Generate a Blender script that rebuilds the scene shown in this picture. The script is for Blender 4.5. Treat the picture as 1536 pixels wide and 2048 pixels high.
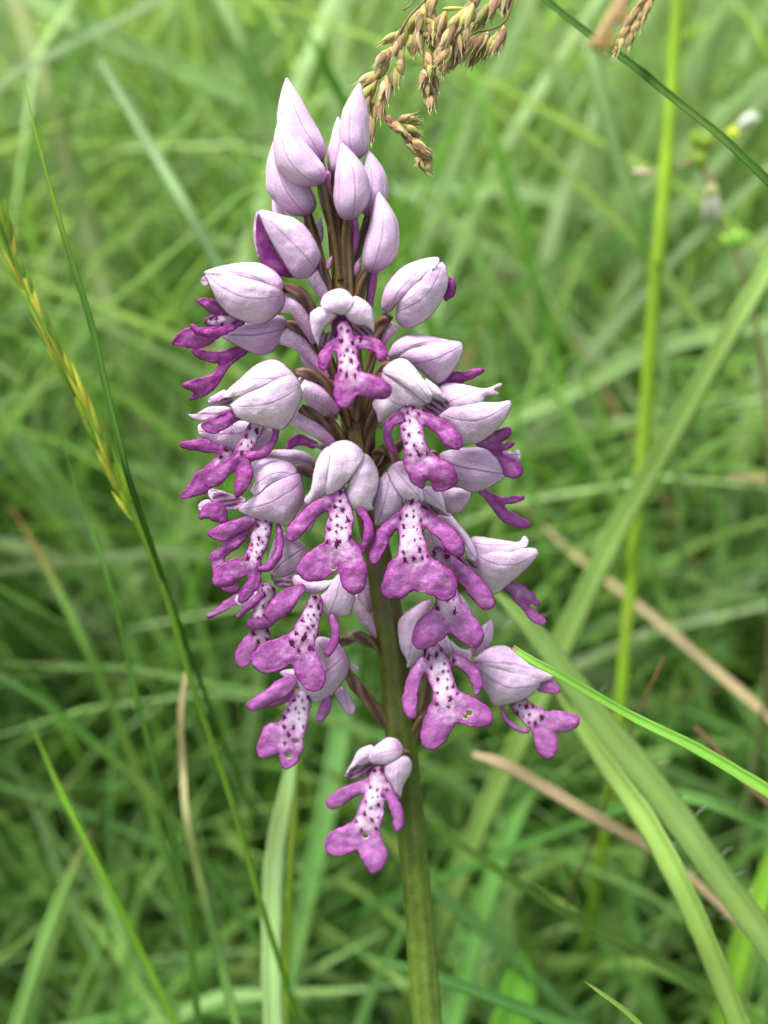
import bpy, math, random
import numpy as np
from mathutils import Vector, Matrix

for _o in list(bpy.data.objects):
    bpy.data.objects.remove(_o, do_unlink=True)
S = bpy.context.scene
COL = S.collection
rng = np.random.default_rng(7)
random.seed(7)

# ------------------------------------------------------------------ camera, sky, sun, exposure
PITCH = math.radians(35)
CAM = np.array([0.0, 0.0, 0.42])
FPX = 2813.0                      # focal length in pixels of a 1536 x 2048 picture
FOC = 0.1935
cam_d = bpy.data.cameras.new('camera')
cam = bpy.data.objects.new('camera', cam_d)
COL.objects.link(cam)
cam.location = CAM
cam.rotation_euler = (math.radians(90) - PITCH, 0, 0)
cam_d.sensor_fit = 'VERTICAL'
cam_d.sensor_height = 24.0
cam_d.lens = 24.0 * FPX / 2048.0
cam_d.clip_start = 0.01
cam_d.clip_end = 400
cam_d.dof.use_dof = True
cam_d.dof.focus_distance = FOC
cam_d.dof.aperture_fstop = (cam_d.lens / 1000.0) / 0.0039
cam_d.dof.aperture_blades = 0
S.camera = cam

SUN_EL, SUN_AZ = math.radians(62), math.radians(-35)
W = bpy.data.worlds.new('World'); S.world = W; W.use_nodes = True
nt = W.node_tree
sky = nt.nodes.new('ShaderNodeTexSky'); sky.sky_type = 'NISHITA'; sky.sun_disc = False
sky.sun_elevation = SUN_EL; sky.sun_rotation = SUN_AZ
sky.air_density = 1.0; sky.dust_density = 6.0; sky.ozone_density = 0.6
hs = nt.nodes.new('ShaderNodeHueSaturation'); hs.inputs['Saturation'].default_value = 0.45   # thin even cloud: a paler sky all round
nt.links.new(sky.outputs[0], hs.inputs['Color']); nt.links.new(hs.outputs[0], nt.nodes['Background'].inputs[0])
nt.nodes['Background'].inputs[1].default_value = 0.14
sl = bpy.data.lights.new('sun', 'SUN'); sl.energy = 2.6; sl.angle = math.radians(15); sl.color = (1.0, 0.97, 0.92)
so = bpy.data.objects.new('sun', sl); COL.objects.link(so)
_d = Vector((math.cos(SUN_EL) * math.sin(SUN_AZ), math.cos(SUN_EL) * math.cos(SUN_AZ) * -0.2, math.sin(SUN_EL)))
so.rotation_euler = _d.to_track_quat('Z', 'Y').to_euler()
S.view_settings.view_transform = 'Standard'
S.view_settings.look = 'None'
S.view_settings.exposure = 1.28
S.view_settings.gamma = 1.0
S.view_settings.use_curve_mapping = False
S.cycles.max_bounces = 8
S.cycles.diffuse_bounces = 5
S.cycles.transmission_bounces = 5
S.cycles.sample_clamp_indirect = 6

# ------------------------------------------------------------------ from the place in view to metres
_f = np.array([0, math.cos(PITCH), -math.sin(PITCH)])
_u = np.array([0, math.sin(PITCH), math.cos(PITCH)])
_r = np.array([1.0, 0, 0])
def WD(x, y, d):
    x = np.asarray(x, float); y = np.asarray(y, float); d = np.asarray(d, float)
    a = (x - 768) / FPX * d; b = -(y - 1024) / FPX * d
    return CAM + a[..., None] * _r + b[..., None] * _u + d[..., None] * _f
PPM = 14067.0                     # picture units per metre at the orchid
def WO(x, y, z):
    d = 0.2 + 0.29 * (np.asarray(y, float) - 900) / PPM - np.asarray(z, float) / PPM
    return WD(x, y, d)

# ------------------------------------------------------------------ helpers
def srgb(r, g, b):
    f = lambda c: (c / 255 / 12.92) if c / 255 < 0.04045 else ((c / 255 + 0.055) / 1.055) ** 2.4
    return np.array([f(r), f(g), f(b)])

def make_obj(name, V, F, mat, parent=None, col=None, uv=None, smooth=True, origin=None):
    """one mesh object from arrays; F is a list of face arrays (n,3) or (n,4)"""
    me = bpy.data.meshes.new(name)
    if not isinstance(F, (list, tuple)): F = [F]
    F = [np.asarray(f) for f in F if len(f)]
    loops = np.concatenate([f.ravel() for f in F]).astype(np.int32)
    tot = np.concatenate([np.full(len(f), f.shape[1]) for f in F]).astype(np.int32)
    st = np.concatenate([[0], np.cumsum(tot)[:-1]]).astype(np.int32)
    V = np.asarray(V, float)
    if origin is None and parent is not None and parent.get('_o') is not None:
        origin = parent['_o']
    if origin is None: origin = (0, 0, 0)
    Vl = V - np.array(origin)
    me.vertices.add(len(V)); me.vertices.foreach_set('co', Vl.astype(np.float32).ravel())
    me.loops.add(len(loops)); me.loops.foreach_set('vertex_index', loops)
    me.polygons.add(len(tot)); me.polygons.foreach_set('loop_start', st); me.polygons.foreach_set('loop_total', tot)
    me.update(calc_edges=True); me.validate()
    if smooth: me.polygons.foreach_set('use_smooth', np.ones(len(me.polygons), bool))
    if col is not None:
        c = np.ones((len(V), 4), np.float32); c[:, :3] = col
        at = me.color_attributes.new('Col', 'FLOAT_COLOR', 'POINT'); at.data.foreach_set('color', c.ravel())
    if uv is not None:
        at = me.attributes.new('UVW', 'FLOAT_VECTOR', 'POINT')
        u = np.zeros((len(V), 3), np.float32); u[:, :uv.shape[1]] = uv
        at.data.foreach_set('vector', u.ravel())
    me.materials.append(mat)
    o = bpy.data.objects.new(name, me); COL.objects.link(o)
    if parent is not None:
        o.parent = parent
        if parent.get('_o') is not None: o['_o'] = list(parent['_o'])
    else:
        o.location = origin; o['_o'] = list(origin)
    return o

def thing(name, loc, label, cat, group=None):
    o = bpy.data.objects.new(name, None); COL.objects.link(o)
    o.location = loc; o['_o'] = [float(v) for v in loc]; o.empty_display_size = 0.01
    o['label'] = label; o['category'] = cat
    if group: o['group'] = group
    return o

def catmull(P, n=8, closed=False):
    P = np.asarray(P, float); m = len(P); out = []
    rngk = range(m) if closed else range(m - 1)
    for i in rngk:
        if closed: a, b, c, d = P[(i - 1) % m], P[i], P[(i + 1) % m], P[(i + 2) % m]
        else: a, b, c, d = P[max(i - 1, 0)], P[i], P[i + 1], P[min(i + 2, m - 1)]
        for k in range(n):
            t = k / n
            out.append(0.5 * ((2 * b) + (c - a) * t + (2 * a - 5 * b + 4 * c - d) * t * t + (3 * b - a - 3 * c + d) * t ** 3))
    if not closed: out.append(P[-1])
    return np.array(out)

# ------------------------------------------------------------------ materials
def newmat(name):
    m = bpy.data.materials.new(name); m.use_nodes = True
    n = m.node_tree.nodes; n.clear()
    return m, n, m.node_tree.links

def nd(n, t, **kw):
    x = n.new(t)
    for k, v in kw.items():
        if k in x.inputs.keys(): x.inputs[k].default_value = v
        else: setattr(x, k, v)
    return x

def math_(n, L, op, a, b=None, c=None):
    x = n.new('ShaderNodeMath'); x.operation = op
    for i, v in enumerate((a, b, c)):
        if v is None: continue
        if isinstance(v, (int, float)): x.inputs[i].default_value = v
        else: L.new(v, x.inputs[i])
    return x.outputs[0]

def finish(m, n, L, colour, rough, normal, trans, spec=0.35, tcol=None, sheen=0.0):
    p = nd(n, 'ShaderNodeBsdfPrincipled')
    p.inputs['Roughness'].default_value = rough
    p.inputs['Specular IOR Level'].default_value = spec
    if sheen: p.inputs['Sheen Weight'].default_value = sheen
    L.new(colour, p.inputs['Base Color'])
    if normal is not None: L.new(normal, p.inputs['Normal'])
    out = nd(n, 'ShaderNodeOutputMaterial')
    if trans > 0:
        t = nd(n, 'ShaderNodeBsdfTranslucent')
        if tcol is not None:
            mx = nd(n, 'ShaderNodeMix', data_type='RGBA', blend_type='MULTIPLY'); mx.inputs[0].default_value = 1
            L.new(colour, mx.inputs[6]); mx.inputs[7].default_value = (*tcol, 1); L.new(mx.outputs[2], t.inputs[0])
        else: L.new(colour, t.inputs[0])
        if normal is not None: L.new(normal, t.inputs['Normal'])
        mix = nd(n, 'ShaderNodeMixShader'); mix.inputs[0].default_value = trans
        L.new(p.outputs[0], mix.inputs[1]); L.new(t.outputs[0], mix.inputs[2]); L.new(mix.outputs[0], out.inputs[0])
    else: L.new(p.outputs[0], out.inputs[0])
    return m

def vcol(n): return nd(n, 'ShaderNodeAttribute', attribute_name='Col').outputs['Color']

def mottled(n, L, c, scale, lo, hi, detail=3):
    tc = nd(n, 'ShaderNodeTexCoord')
    ns = nd(n, 'ShaderNodeTexNoise'); ns.inputs['Scale'].default_value = scale; ns.inputs['Detail'].default_value = detail
    L.new(tc.outputs['Object'], ns.inputs['Vector'])
    mr = nd(n, 'ShaderNodeMapRange'); mr.inputs[1].default_value = 0.3; mr.inputs[2].default_value = 0.7
    mr.inputs[3].default_value = lo; mr.inputs[4].default_value = hi
    L.new(ns.outputs[0], mr.inputs[0])
    mx = nd(n, 'ShaderNodeVectorMath', operation='SCALE'); L.new(c, mx.inputs[0]); L.new(mr.outputs[0], mx.inputs['Scale'])
    return mx.outputs[0], tc

def m_sepal():
    m, n, L = newmat('sepal_skin')
    c, tc = mottled(n, L, vcol(n), 500, 0.90, 1.06)
    pn = nd(n, 'ShaderNodeTexNoise'); pn.inputs['Scale'].default_value = 420; pn.inputs['Detail'].default_value = 3; L.new(tc.outputs['Object'], pn.inputs['Vector'])
    pr = nd(n, 'ShaderNodeMapRange'); pr.inputs[1].default_value = 0.45; pr.inputs[2].default_value = 0.75; pr.inputs[4].default_value = 0.24; L.new(pn.outputs[0], pr.inputs[0])
    pm = nd(n, 'ShaderNodeMix', data_type='RGBA'); L.new(pr.outputs[0], pm.inputs[0]); L.new(c, pm.inputs[6]); pm.inputs[7].default_value = (*srgb(212, 164, 210), 1)
    c2, _ = mottled(n, L, pm.outputs[2], 4500, 0.86, 1.14, 1)
    uv = nd(n, 'ShaderNodeAttribute', attribute_name='UVW')
    sep = nd(n, 'ShaderNodeSeparateXYZ'); L.new(uv.outputs['Vector'], sep.inputs[0])
    wob = nd(n, 'ShaderNodeTexNoise'); wob.inputs['Scale'].default_value = 250; L.new(tc.outputs['Object'], wob.inputs['Vector'])
    u = math_(n, L, 'ADD', sep.outputs[0], math_(n, L, 'MULTIPLY', math_(n, L, 'SUBTRACT', wob.outputs[0], 0.5), 0.16))
    au = math_(n, L, 'ABSOLUTE', u)
    mid = math_(n, L, 'SUBTRACT', 1.0, math_(n, L, 'MULTIPLY', au, 22.0)); mid = math_(n, L, 'MAXIMUM', mid, 0.0)
    fr = math_(n, L, 'FRACT', math_(n, L, 'ADD', math_(n, L, 'MULTIPLY', u, 4.5), 0.5))
    side = math_(n, L, 'ABSOLUTE', math_(n, L, 'SUBTRACT', fr, 0.5))
    side = math_(n, L, 'MAXIMUM', math_(n, L, 'SUBTRACT', 1.0, math_(n, L, 'MULTIPLY', side, 5.0)), 0.0)
    st = math_(n, L, 'ADD', math_(n, L, 'MULTIPLY', mid, sep.outputs[2]), math_(n, L, 'MULTIPLY', math_(n, L, 'MULTIPLY', side, wob.outputs[0]), math_(n, L, 'MULTIPLY', sep.outputs[2], 0.42)))
    st = math_(n, L, 'MINIMUM', st, 0.75)
    mx = nd(n, 'ShaderNodeMix', data_type='RGBA'); L.new(st, mx.inputs[0]); L.new(c2, mx.inputs[6])
    mx.inputs[7].default_value = (*srgb(156, 92, 152), 1)
    b1 = nd(n, 'ShaderNodeTexNoise'); b1.inputs['Scale'].default_value = 5200; b1.inputs['Detail'].default_value = 1
    L.new(tc.outputs['Object'], b1.inputs['Vector'])
    hgt = math_(n, L, 'SUBTRACT', b1.outputs[0], math_(n, L, 'MULTIPLY', st, 0.9))
    bp = nd(n, 'ShaderNodeBump'); bp.inputs['Strength'].default_value = 0.8; bp.inputs['Distance'].default_value = 0.0001
    L.new(hgt, bp.inputs['Height'])
    return finish(m, n, L, mx.outputs[2], 0.42, bp.outputs[0], 0.32, 0.35)

def m_lip():
    m, n, L = newmat('lip_skin')
    c, tc = mottled(n, L, vcol(n), 700, 0.92, 1.07)
    c2, _ = mottled(n, L, c, 4200, 0.86, 1.15, 1)
    b1 = nd(n, 'ShaderNodeTexNoise'); b1.inputs['Scale'].default_value = 3800; b1.inputs['Detail'].default_value = 2
    L.new(tc.outputs['Object'], b1.inputs['Vector'])
    bp = nd(n, 'ShaderNodeBump'); bp.inputs['Strength'].default_value = 0.7; bp.inputs['Distance'].default_value = 0.00012
    L.new(b1.outputs[0], bp.inputs['Height'])
    return finish(m, n, L, c2, 0.42, bp.outputs[0], 0.25, 0.35)

def m_stalk():
    m, n, L = newmat('stalk_skin')
    c, tc = mottled(n, L, vcol(n), 500, 0.8, 1.25)
    c2, _ = mottled(n, L, c, 5000, 0.75, 1.35, 1)
    b1 = nd(n, 'ShaderNodeTexNoise'); b1.inputs['Scale'].default_value = 3000; L.new(tc.outputs['Object'], b1.inputs['Vector'])
    bp = nd(n, 'ShaderNodeBump'); bp.inputs['Strength'].default_value = 0.5; bp.inputs['Distance'].default_value = 0.0001
    L.new(b1.outputs[0], bp.inputs['Height'])
    return finish(m, n, L, c2, 0.38, bp.outputs[0], 0.0, 0.5)

def m_grass(name='grass_leaf', trans=0.40, rough=0.45, stripes=0.16, spec=0.22):
    m, n, L = newmat(name)
    c, tc = mottled(n, L, vcol(n), 60, 0.85, 1.15)
    uv = nd(n, 'ShaderNodeAttribute', attribute_name='UVW')
    sep = nd(n, 'ShaderNodeSeparateXYZ'); L.new(uv.outputs['Vector'], sep.inputs[0])
    sv = nd(n, 'ShaderNodeVectorMath', operation='MULTIPLY'); L.new(uv.outputs['Vector'], sv.inputs[0]); sv.inputs[1].default_value = (26, 2.2, 1)
    vn = nd(n, 'ShaderNodeTexNoise'); vn.inputs['Scale'].default_value = 1.0; vn.inputs['Detail'].default_value = 3; L.new(sv.outputs[0], vn.inputs['Vector'])
    wv = math_(n, L, 'MULTIPLY', math_(n, L, 'SUBTRACT', vn.outputs[0], 0.5), 4.0)
    yn = nd(n, 'ShaderNodeTexNoise'); yn.inputs['Scale'].default_value = 45; yn.inputs['Detail'].default_value = 4; L.new(tc.outputs['Object'], yn.inputs['Vector'])
    yr = nd(n, 'ShaderNodeMapRange'); yr.inputs[1].default_value = 0.55; yr.inputs[2].default_value = 0.8; yr.inputs[4].default_value = 0.5; L.new(yn.outputs[0], yr.inputs[0])
    ym = nd(n, 'ShaderNodeMix', data_type='RGBA'); L.new(yr.outputs[0], ym.inputs[0]); L.new(c, ym.inputs[6]); ym.inputs[7].default_value = (*srgb(150, 160, 70), 1); c = ym.outputs[2]
    cs = nd(n, 'ShaderNodeCombineXYZ')
    k = math_(n, L, 'ADD', math_(n, L, 'MULTIPLY', wv, stripes), 1.0)
    sc = nd(n, 'ShaderNodeVectorMath', operation='SCALE'); L.new(c, sc.inputs[0]); L.new(k, sc.inputs['Scale'])
    bp = nd(n, 'ShaderNodeBump'); bp.inputs['Strength'].default_value = 0.4; bp.inputs['Distance'].default_value = 0.0002
    L.new(wv, bp.inputs['Height'])
    return finish(m, n, L, sc.outputs[0], rough, bp.outputs[0], trans, spec, tcol=(1.1, 1.15, 0.5))

def m_ground():
    m, n, L = newmat('soil_and_thatch')
    tc = nd(n, 'ShaderNodeTexCoord')
    ns = nd(n, 'ShaderNodeTexNoise'); ns.inputs['Scale'].default_value = 9; ns.inputs['Detail'].default_value = 8
    L.new(tc.outputs['Object'], ns.inputs['Vector'])
    cr = nd(n, 'ShaderNodeValToRGB'); L.new(ns.outputs[0], cr.inputs[0])
    cr.color_ramp.elements[0].position = 0.35; cr.color_ramp.elements[0].color = (0.05, 0.075, 0.02, 1)
    cr.color_ramp.elements[1].position = 0.7; cr.color_ramp.elements[1].color = (0.09, 0.15, 0.045, 1)
    bp = nd(n, 'ShaderNodeBump'); bp.inputs['Distance'].default_value = 0.02; L.new(ns.outputs[0], bp.inputs['Height'])
    return finish(m, n, L, cr.outputs[0], 0.9, bp.outputs[0], 0, 0.2)

M_SEP, M_LIP, M_STK, M_GR, M_GND = m_sepal(), m_lip(), m_stalk(), m_grass(), m_ground()
M_HUSK = m_grass('dry_husk', 0.2, 0.5, 0.22)
M_MEAD = m_grass('meadow_leaf', 0.5, 0.55, 0.05, 0.15)
# ------------------------------------------------------------------ the ground
def ground():
    n = 60; g = np.linspace(-1, 1, n); g = np.sign(g) * np.abs(g) ** 3 * 150
    X, Y = np.meshgrid(g, g); Z = 0.012 * np.sin(X * 3.1) * np.cos(Y * 2.3) * (np.abs(X) < 5) + 0.4 * np.sin(X * 0.05) * np.sin(Y * 0.04)
    V = np.stack([X, Y, Z], -1).reshape(-1, 3)
    i = np.arange(n * n).reshape(n, n)
    F = np.stack([i[:-1, :-1], i[:-1, 1:], i[1:, 1:], i[1:, :-1]], -1).reshape(-1, 4)
    o = make_obj('ground', V, F, M_GND); o['kind'] = 'structure'
ground()

# ------------------------------------------------------------------ the meadow that nobody could count
def view(P):
    q = P - CAM
    d = q @ _f
    dd = np.where(np.abs(d) < 1e-6, 1e-6, d)
    return 768 + (q @ _r) / dd * FPX, 1024 - (q @ _u) / dd * FPX, d

def meadow(name, n, hue, seed, xr, yr, Lr, Wr, bend, near=0.33, segs=9, mat=None, label=None, power=1.3):
    r = np.random.default_rng(seed)
    y = yr[0] + (yr[1] - yr[0]) * r.random(n) ** power
    x = (r.random(n) * 2 - 1) * (xr[0] + xr[1] * np.maximum(y, 0))
    az = r.random(n) * 2 * np.pi
    Ln = r.uniform(*Lr, n); Wd_ = r.uniform(*Wr, n)
    lean = np.abs(r.normal(0.12, 0.16, n)); bn = r.uniform(*bend, n)
    tw = r.uniform(-1.2, 1.2, n); drift = r.normal(0, 0.5, n)
    t = np.linspace(0, 1, segs + 1)
    th = lean[:, None] + bn[:, None] * t[None] ** 1.6
    a = az[:, None] + drift[:, None] * t[None]
    dx = np.sin(th) * np.cos(a); dy = np.sin(th) * np.sin(a); dz = np.cos(th)
    st = (Ln / segs)[:, None]
    P = np.zeros((n, segs + 1, 3)); D = np.stack([dx, dy, dz], -1)
    P[:, 1:] = np.cumsum(D[:, :-1] * st[..., None], 1)
    P[..., 0] += x[:, None]; P[..., 1] += y[:, None]
    P[..., 2] = np.maximum(P[..., 2], 0.004 + 0.01 * r.random((n, 1)))
    vx, vy, vd = view(P)
    bad = ((vd < near) & (vd > -0.02) & (vx > -500) & (vx < 2036) & (vy > -500) & (vy < 2548)).any(1) | (np.linalg.norm(P - CAM, axis=-1) < 0.12).any(1)
    P, D, tw, Wd_, a = P[~bad], D[~bad], tw[~bad], Wd_[~bad], a[~bad]; n = len(P)
    side = np.stack([-np.sin(a), np.cos(a), np.zeros_like(a)], -1)
    up = np.cross(side, D)
    tt = tw[:, None] * (0.4 + t[None])
    sd = side * np.cos(tt)[..., None] + up * np.sin(tt)[..., None]
    nn = np.cross(D, sd)
    w = (Wd_[:, None] * 0.5 * np.minimum(1, 0.55 + t * 1.5)[None] * np.clip((1 - t) / 0.45, 0.02, 1)[None] ** 0.7)[..., None]
    A = P - sd * w; B = P + nn * w * 0.35; C = P + sd * w
    V = np.stack([A, B, C], 2).reshape(-1, 3)
    base = (np.arange(n) * (segs + 1) * 3)[:, None, None]; k = (np.arange(segs) * 3)[None, :, None]
    q1 = base + k + np.array([0, 1, 4, 3])[None, None]; q2 = base + k + np.array([1, 2, 5, 4])[None, None]
    F = np.concatenate([q1.reshape(-1, 4), q2.reshape(-1, 4)])
    hue = np.asarray(hue); pick = r.integers(0, len(hue), n)
    c = hue[pick] * r.uniform(0.75, 1.25, (n, 1))
    c = np.repeat(c[:, None, :], (segs + 1) * 3, 1)
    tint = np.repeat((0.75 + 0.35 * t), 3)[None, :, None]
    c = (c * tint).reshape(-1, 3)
    uv = np.zeros((len(V), 3)); uv[:, 0] = np.tile([0, .5, 1], len(V) // 3)
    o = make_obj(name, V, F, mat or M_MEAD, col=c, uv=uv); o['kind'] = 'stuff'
    if label: o['label'] = label; o['category'] = 'grass'
    return o

G_MID = [srgb(120, 160, 84), srgb(108, 150, 76), srgb(130, 166, 86), srgb(98, 142, 74), srgb(126, 160, 100)]
G_PALE = [srgb(158, 186, 130), srgb(148, 178, 118), srgb(166, 190, 144)]
G_YEL = [srgb(150, 172, 62), srgb(135, 162, 55)]
G_DRY = [srgb(175, 155, 120), srgb(160, 135, 100), srgb(140, 125, 80)]
meadow('meadow_grass', 36000, G_MID, 1, (0.4, 0.8), (0.26, 3.0), (0.14, 0.38), (0.0014, 0.0038), (0.3, 2.2), near=0.31, label='fine mid green grass filling the meadow behind the orchid')
meadow('pale_meadow_grass', 9500, G_PALE, 2, (0.4, 0.8), (0.30, 3.0), (0.30, 0.58), (0.0028, 0.0065), (0.7, 2.3), near=0.36, label='broader pale grey green grass leaves arching through the meadow')
meadow('yellow_meadow_grass', 3500, G_YEL, 3, (0.4, 0.8), (0.45, 3.0), (0.2, 0.45), (0.0012, 0.003), (0.1, 1.2), near=0.50, label='thin yellow green grass stems scattered through the meadow')
meadow('dry_meadow_grass', 1500, G_DRY, 4, (0.4, 0.8), (0.3, 3.0), (0.1, 0.35), (0.0012, 0.0035), (0.6, 2.2), near=0.34, label='thin tan dry grass scattered low in the meadow')
meadow('undergrowth', 60000, G_MID, 5, (0.4, 0.8), (0.12, 2.4), (0.06, 0.20), (0.002, 0.0065), (0.4, 2.2), segs=5, label='short dense green undergrowth covering the soil')
meadow('far_meadow_grass', 9000, G_MID + G_PALE, 6, (1.0, 0.7), (2.8, 12.0), (0.25, 0.5), (0.006, 0.012), (0.2, 1.5), segs=5, label='distant grass of the open meadow')

# ------------------------------------------------------------------ blades one can point to
def ribbon(P, w, roll=0.0, fold=0.35, thick=0.12):
    """closed leaf section swept along world points P with half widths w"""
    P = np.asarray(P); n = len(P)
    T = np.gradient(P, axis=0); T /= np.linalg.norm(T, axis=1)[:, None] + 1e-12
    toc = CAM - P; toc /= np.linalg.norm(toc, axis=1)[:, None]
    sd = np.cross(T, toc); sd /= np.linalg.norm(sd, axis=1)[:, None] + 1e-12
    nn = np.cross(sd, T)
    rl = np.broadcast_to(roll, n)[:, None]
    s2 = sd * np.cos(rl) + nn * np.sin(rl); n2 = -sd * np.sin(rl) + nn * np.cos(rl)
    # section: x across, y out of the leaf
    sec = np.array([(-1, 0), (-.55, -fold * .55 + .0), (0, -fold), (.55, -fold * .55), (1, 0), (.5, -fold * .55 - thick), (0, -fold - thick * 1.3), (-.5, -fold * .55 - thick)])
    m = len(sec)
    V = P[:, None, :] + (s2[:, None, :] * sec[None, :, 0:1] + n2[:, None, :] * sec[None, :, 1:2]) * np.asarray(w)[:, None, None]
    V = V.reshape(-1, 3)
    i = (np.arange(n - 1) * m)[:, None]; k = np.arange(m)[None]; k2 = (k + 1) % m
    F = np.stack([i + k, i + k2, i + m + k2, i + m + k], -1).reshape(-1, 4)
    uv = np.zeros((len(V), 3)); uv[:, 0] = np.tile([0, .25, .5, .75, 1, .75, .5, .25], n); uv[:, 1] = np.repeat(np.linspace(0, 1, n), m)
    return V, F, uv

def tube_w(P, w, m=10, rib=0.0, nrib=5, twist=0.0):
    P = np.asarray(P); n = len(P)
    T = np.gradient(P, axis=0); T /= np.linalg.norm(T, axis=1)[:, None] + 1e-12
    ref = np.cross(T[0], [0.3, 0.5, 0.8]); ref /= np.linalg.norm(ref)
    N = np.zeros_like(P)
    for i in range(n):
        ref = ref - T[i] * (ref @ T[i]); ref /= np.linalg.norm(ref); N[i] = ref
    B = np.cross(T, N)
    ph = np.linspace(0, 2 * np.pi, m, endpoint=False)[None] + (twist * np.linspace(0, 1, n))[:, None]
    rr = np.asarray(w)[:, None] * (1 + rib * np.cos(nrib * np.linspace(0, 2 * np.pi, m, endpoint=False)))[None]
    V = P[:, None] + N[:, None] * (np.cos(ph) * rr)[..., None] + B[:, None] * (np.sin(ph) * rr)[..., None]
    V = np.concatenate([V.reshape(-1, 3), P[:1], P[-1:]])
    i = (np.arange(n - 1) * m)[:, None]; k = np.arange(m)[None]; k2 = (k + 1) % m
    F = np.stack([i + k, i + k2, i + m + k2, i + m + k], -1).reshape(-1, 4)
    kk = np.arange(m); F3 = np.concatenate([np.stack([(kk + 1) % m, kk, np.full(m, n * m)], -1), np.stack([(n - 1) * m + kk, (n - 1) * m + (kk + 1) % m, np.full(m, n * m + 1)], -1)])
    uv = np.zeros((len(V), 3)); uv[:n * m, 0] = np.tile(np.linspace(0, 1, m), n); uv[:n * m, 1] = np.repeat(np.linspace(0, 1, n), m); uv[-1, 1] = 1
    return V, [F, F3], uv

def to_ground(P, w, drift=0.35, steps=14):
    """carry the last point of a path on down to the soil in an easy curve"""
    P = np.asarray(P); v = P[-1] - P[-2]; v /= np.linalg.norm(v)
    out = [P[-1]]; step = 0.03
    while out[-1][2] > -0.01 and len(out) < 60:
        v = v + np.array([0, 0.17, -0.22]); v /= np.linalg.norm(v)
        out.append(out[-1] + v * step)
    Q = np.concatenate([P, np.array(out[1:])]) if len(out) > 1 else P
    return Q, np.concatenate([w, np.full(len(out) - 1, w[-1])])

def tip_taper(w, tip, frac=0.25):
    n = len(w); t = np.linspace(0, 1, n)
    if tip: w = w * np.clip(t / frac, 0.03, 1) ** 0.6
    return w

def blade(pts, col, label, cat='grass blade', name='grass_leaf', kind='leaf', tip=False, roll=0.0, fold=0.35, tipcol=None, group=None, n=9, mat=None, down=True, tf=0.25):
    """pts: (x, y, width, distance in m); drawn from the far/tip end to the root end"""
    p = catmull(pts, n)
    P = WD(p[:, 0], p[:, 1], p[:, 3]); w = p[:, 2] * 0.5 / FPX * p[:, 3]
    w = tip_taper(w, tip, tf) * (1 + 0.035 * np.sin(np.arange(len(w)) * 0.9 + pts[0][0]) + 0.02 * np.sin(np.arange(len(w)) * 2.3))
    nv = len(P)
    if down: P, w = to_ground(P, w)
    if kind == 'leaf': V, F, uv = ribbon(P, w, roll, fold)
    else: V, F, uv = tube_w(P, w, 10)
    m = 8 if kind == 'leaf' else 10
    t = np.repeat(np.linspace(0, len(P) / nv, len(P)), m); t = np.append(t, np.full(len(V) - len(t), 1.0))
    if kind != 'leaf': t[-2] = 0
    col = np.asarray(col) * (np.array([0.95, 1.0, .92]) if col[1] > col[0] else 1)
    c = np.tile(col, (len(V), 1)) * (0.92 + 0.16 * np.sin(t * 9 + pts[0][0])[:, None] * 0.5)
    if tipcol is not None:
        k = np.clip(1 - t / tipcol[1], 0, 1)[:, None] ** 0.7; c = c * (1 - k) + np.asarray(tipcol[0]) * k
    # the dry or thin mid rib is paler
    if kind == 'leaf': c = c * (1 + 0.22 * np.exp(-((uv[:, 0] - .5) / .12) ** 2))[:, None]
    o = make_obj(name, V, F, mat or M_GR, col=c, uv=uv, origin=tuple(P[-1]))
    o['label'] = label; o['category'] = cat
    o['group'] = group or {'grass blade': 'green grass blades around the orchid', 'dry grass': 'dry tan grass blades', 'grass leaf': 'broad leaves sloping down beside the orchid', 'grass stalk': 'yellow green stalks', 'dry stalk': 'thin brown stalks'}.get(cat, 'single leaves')
    return o

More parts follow.
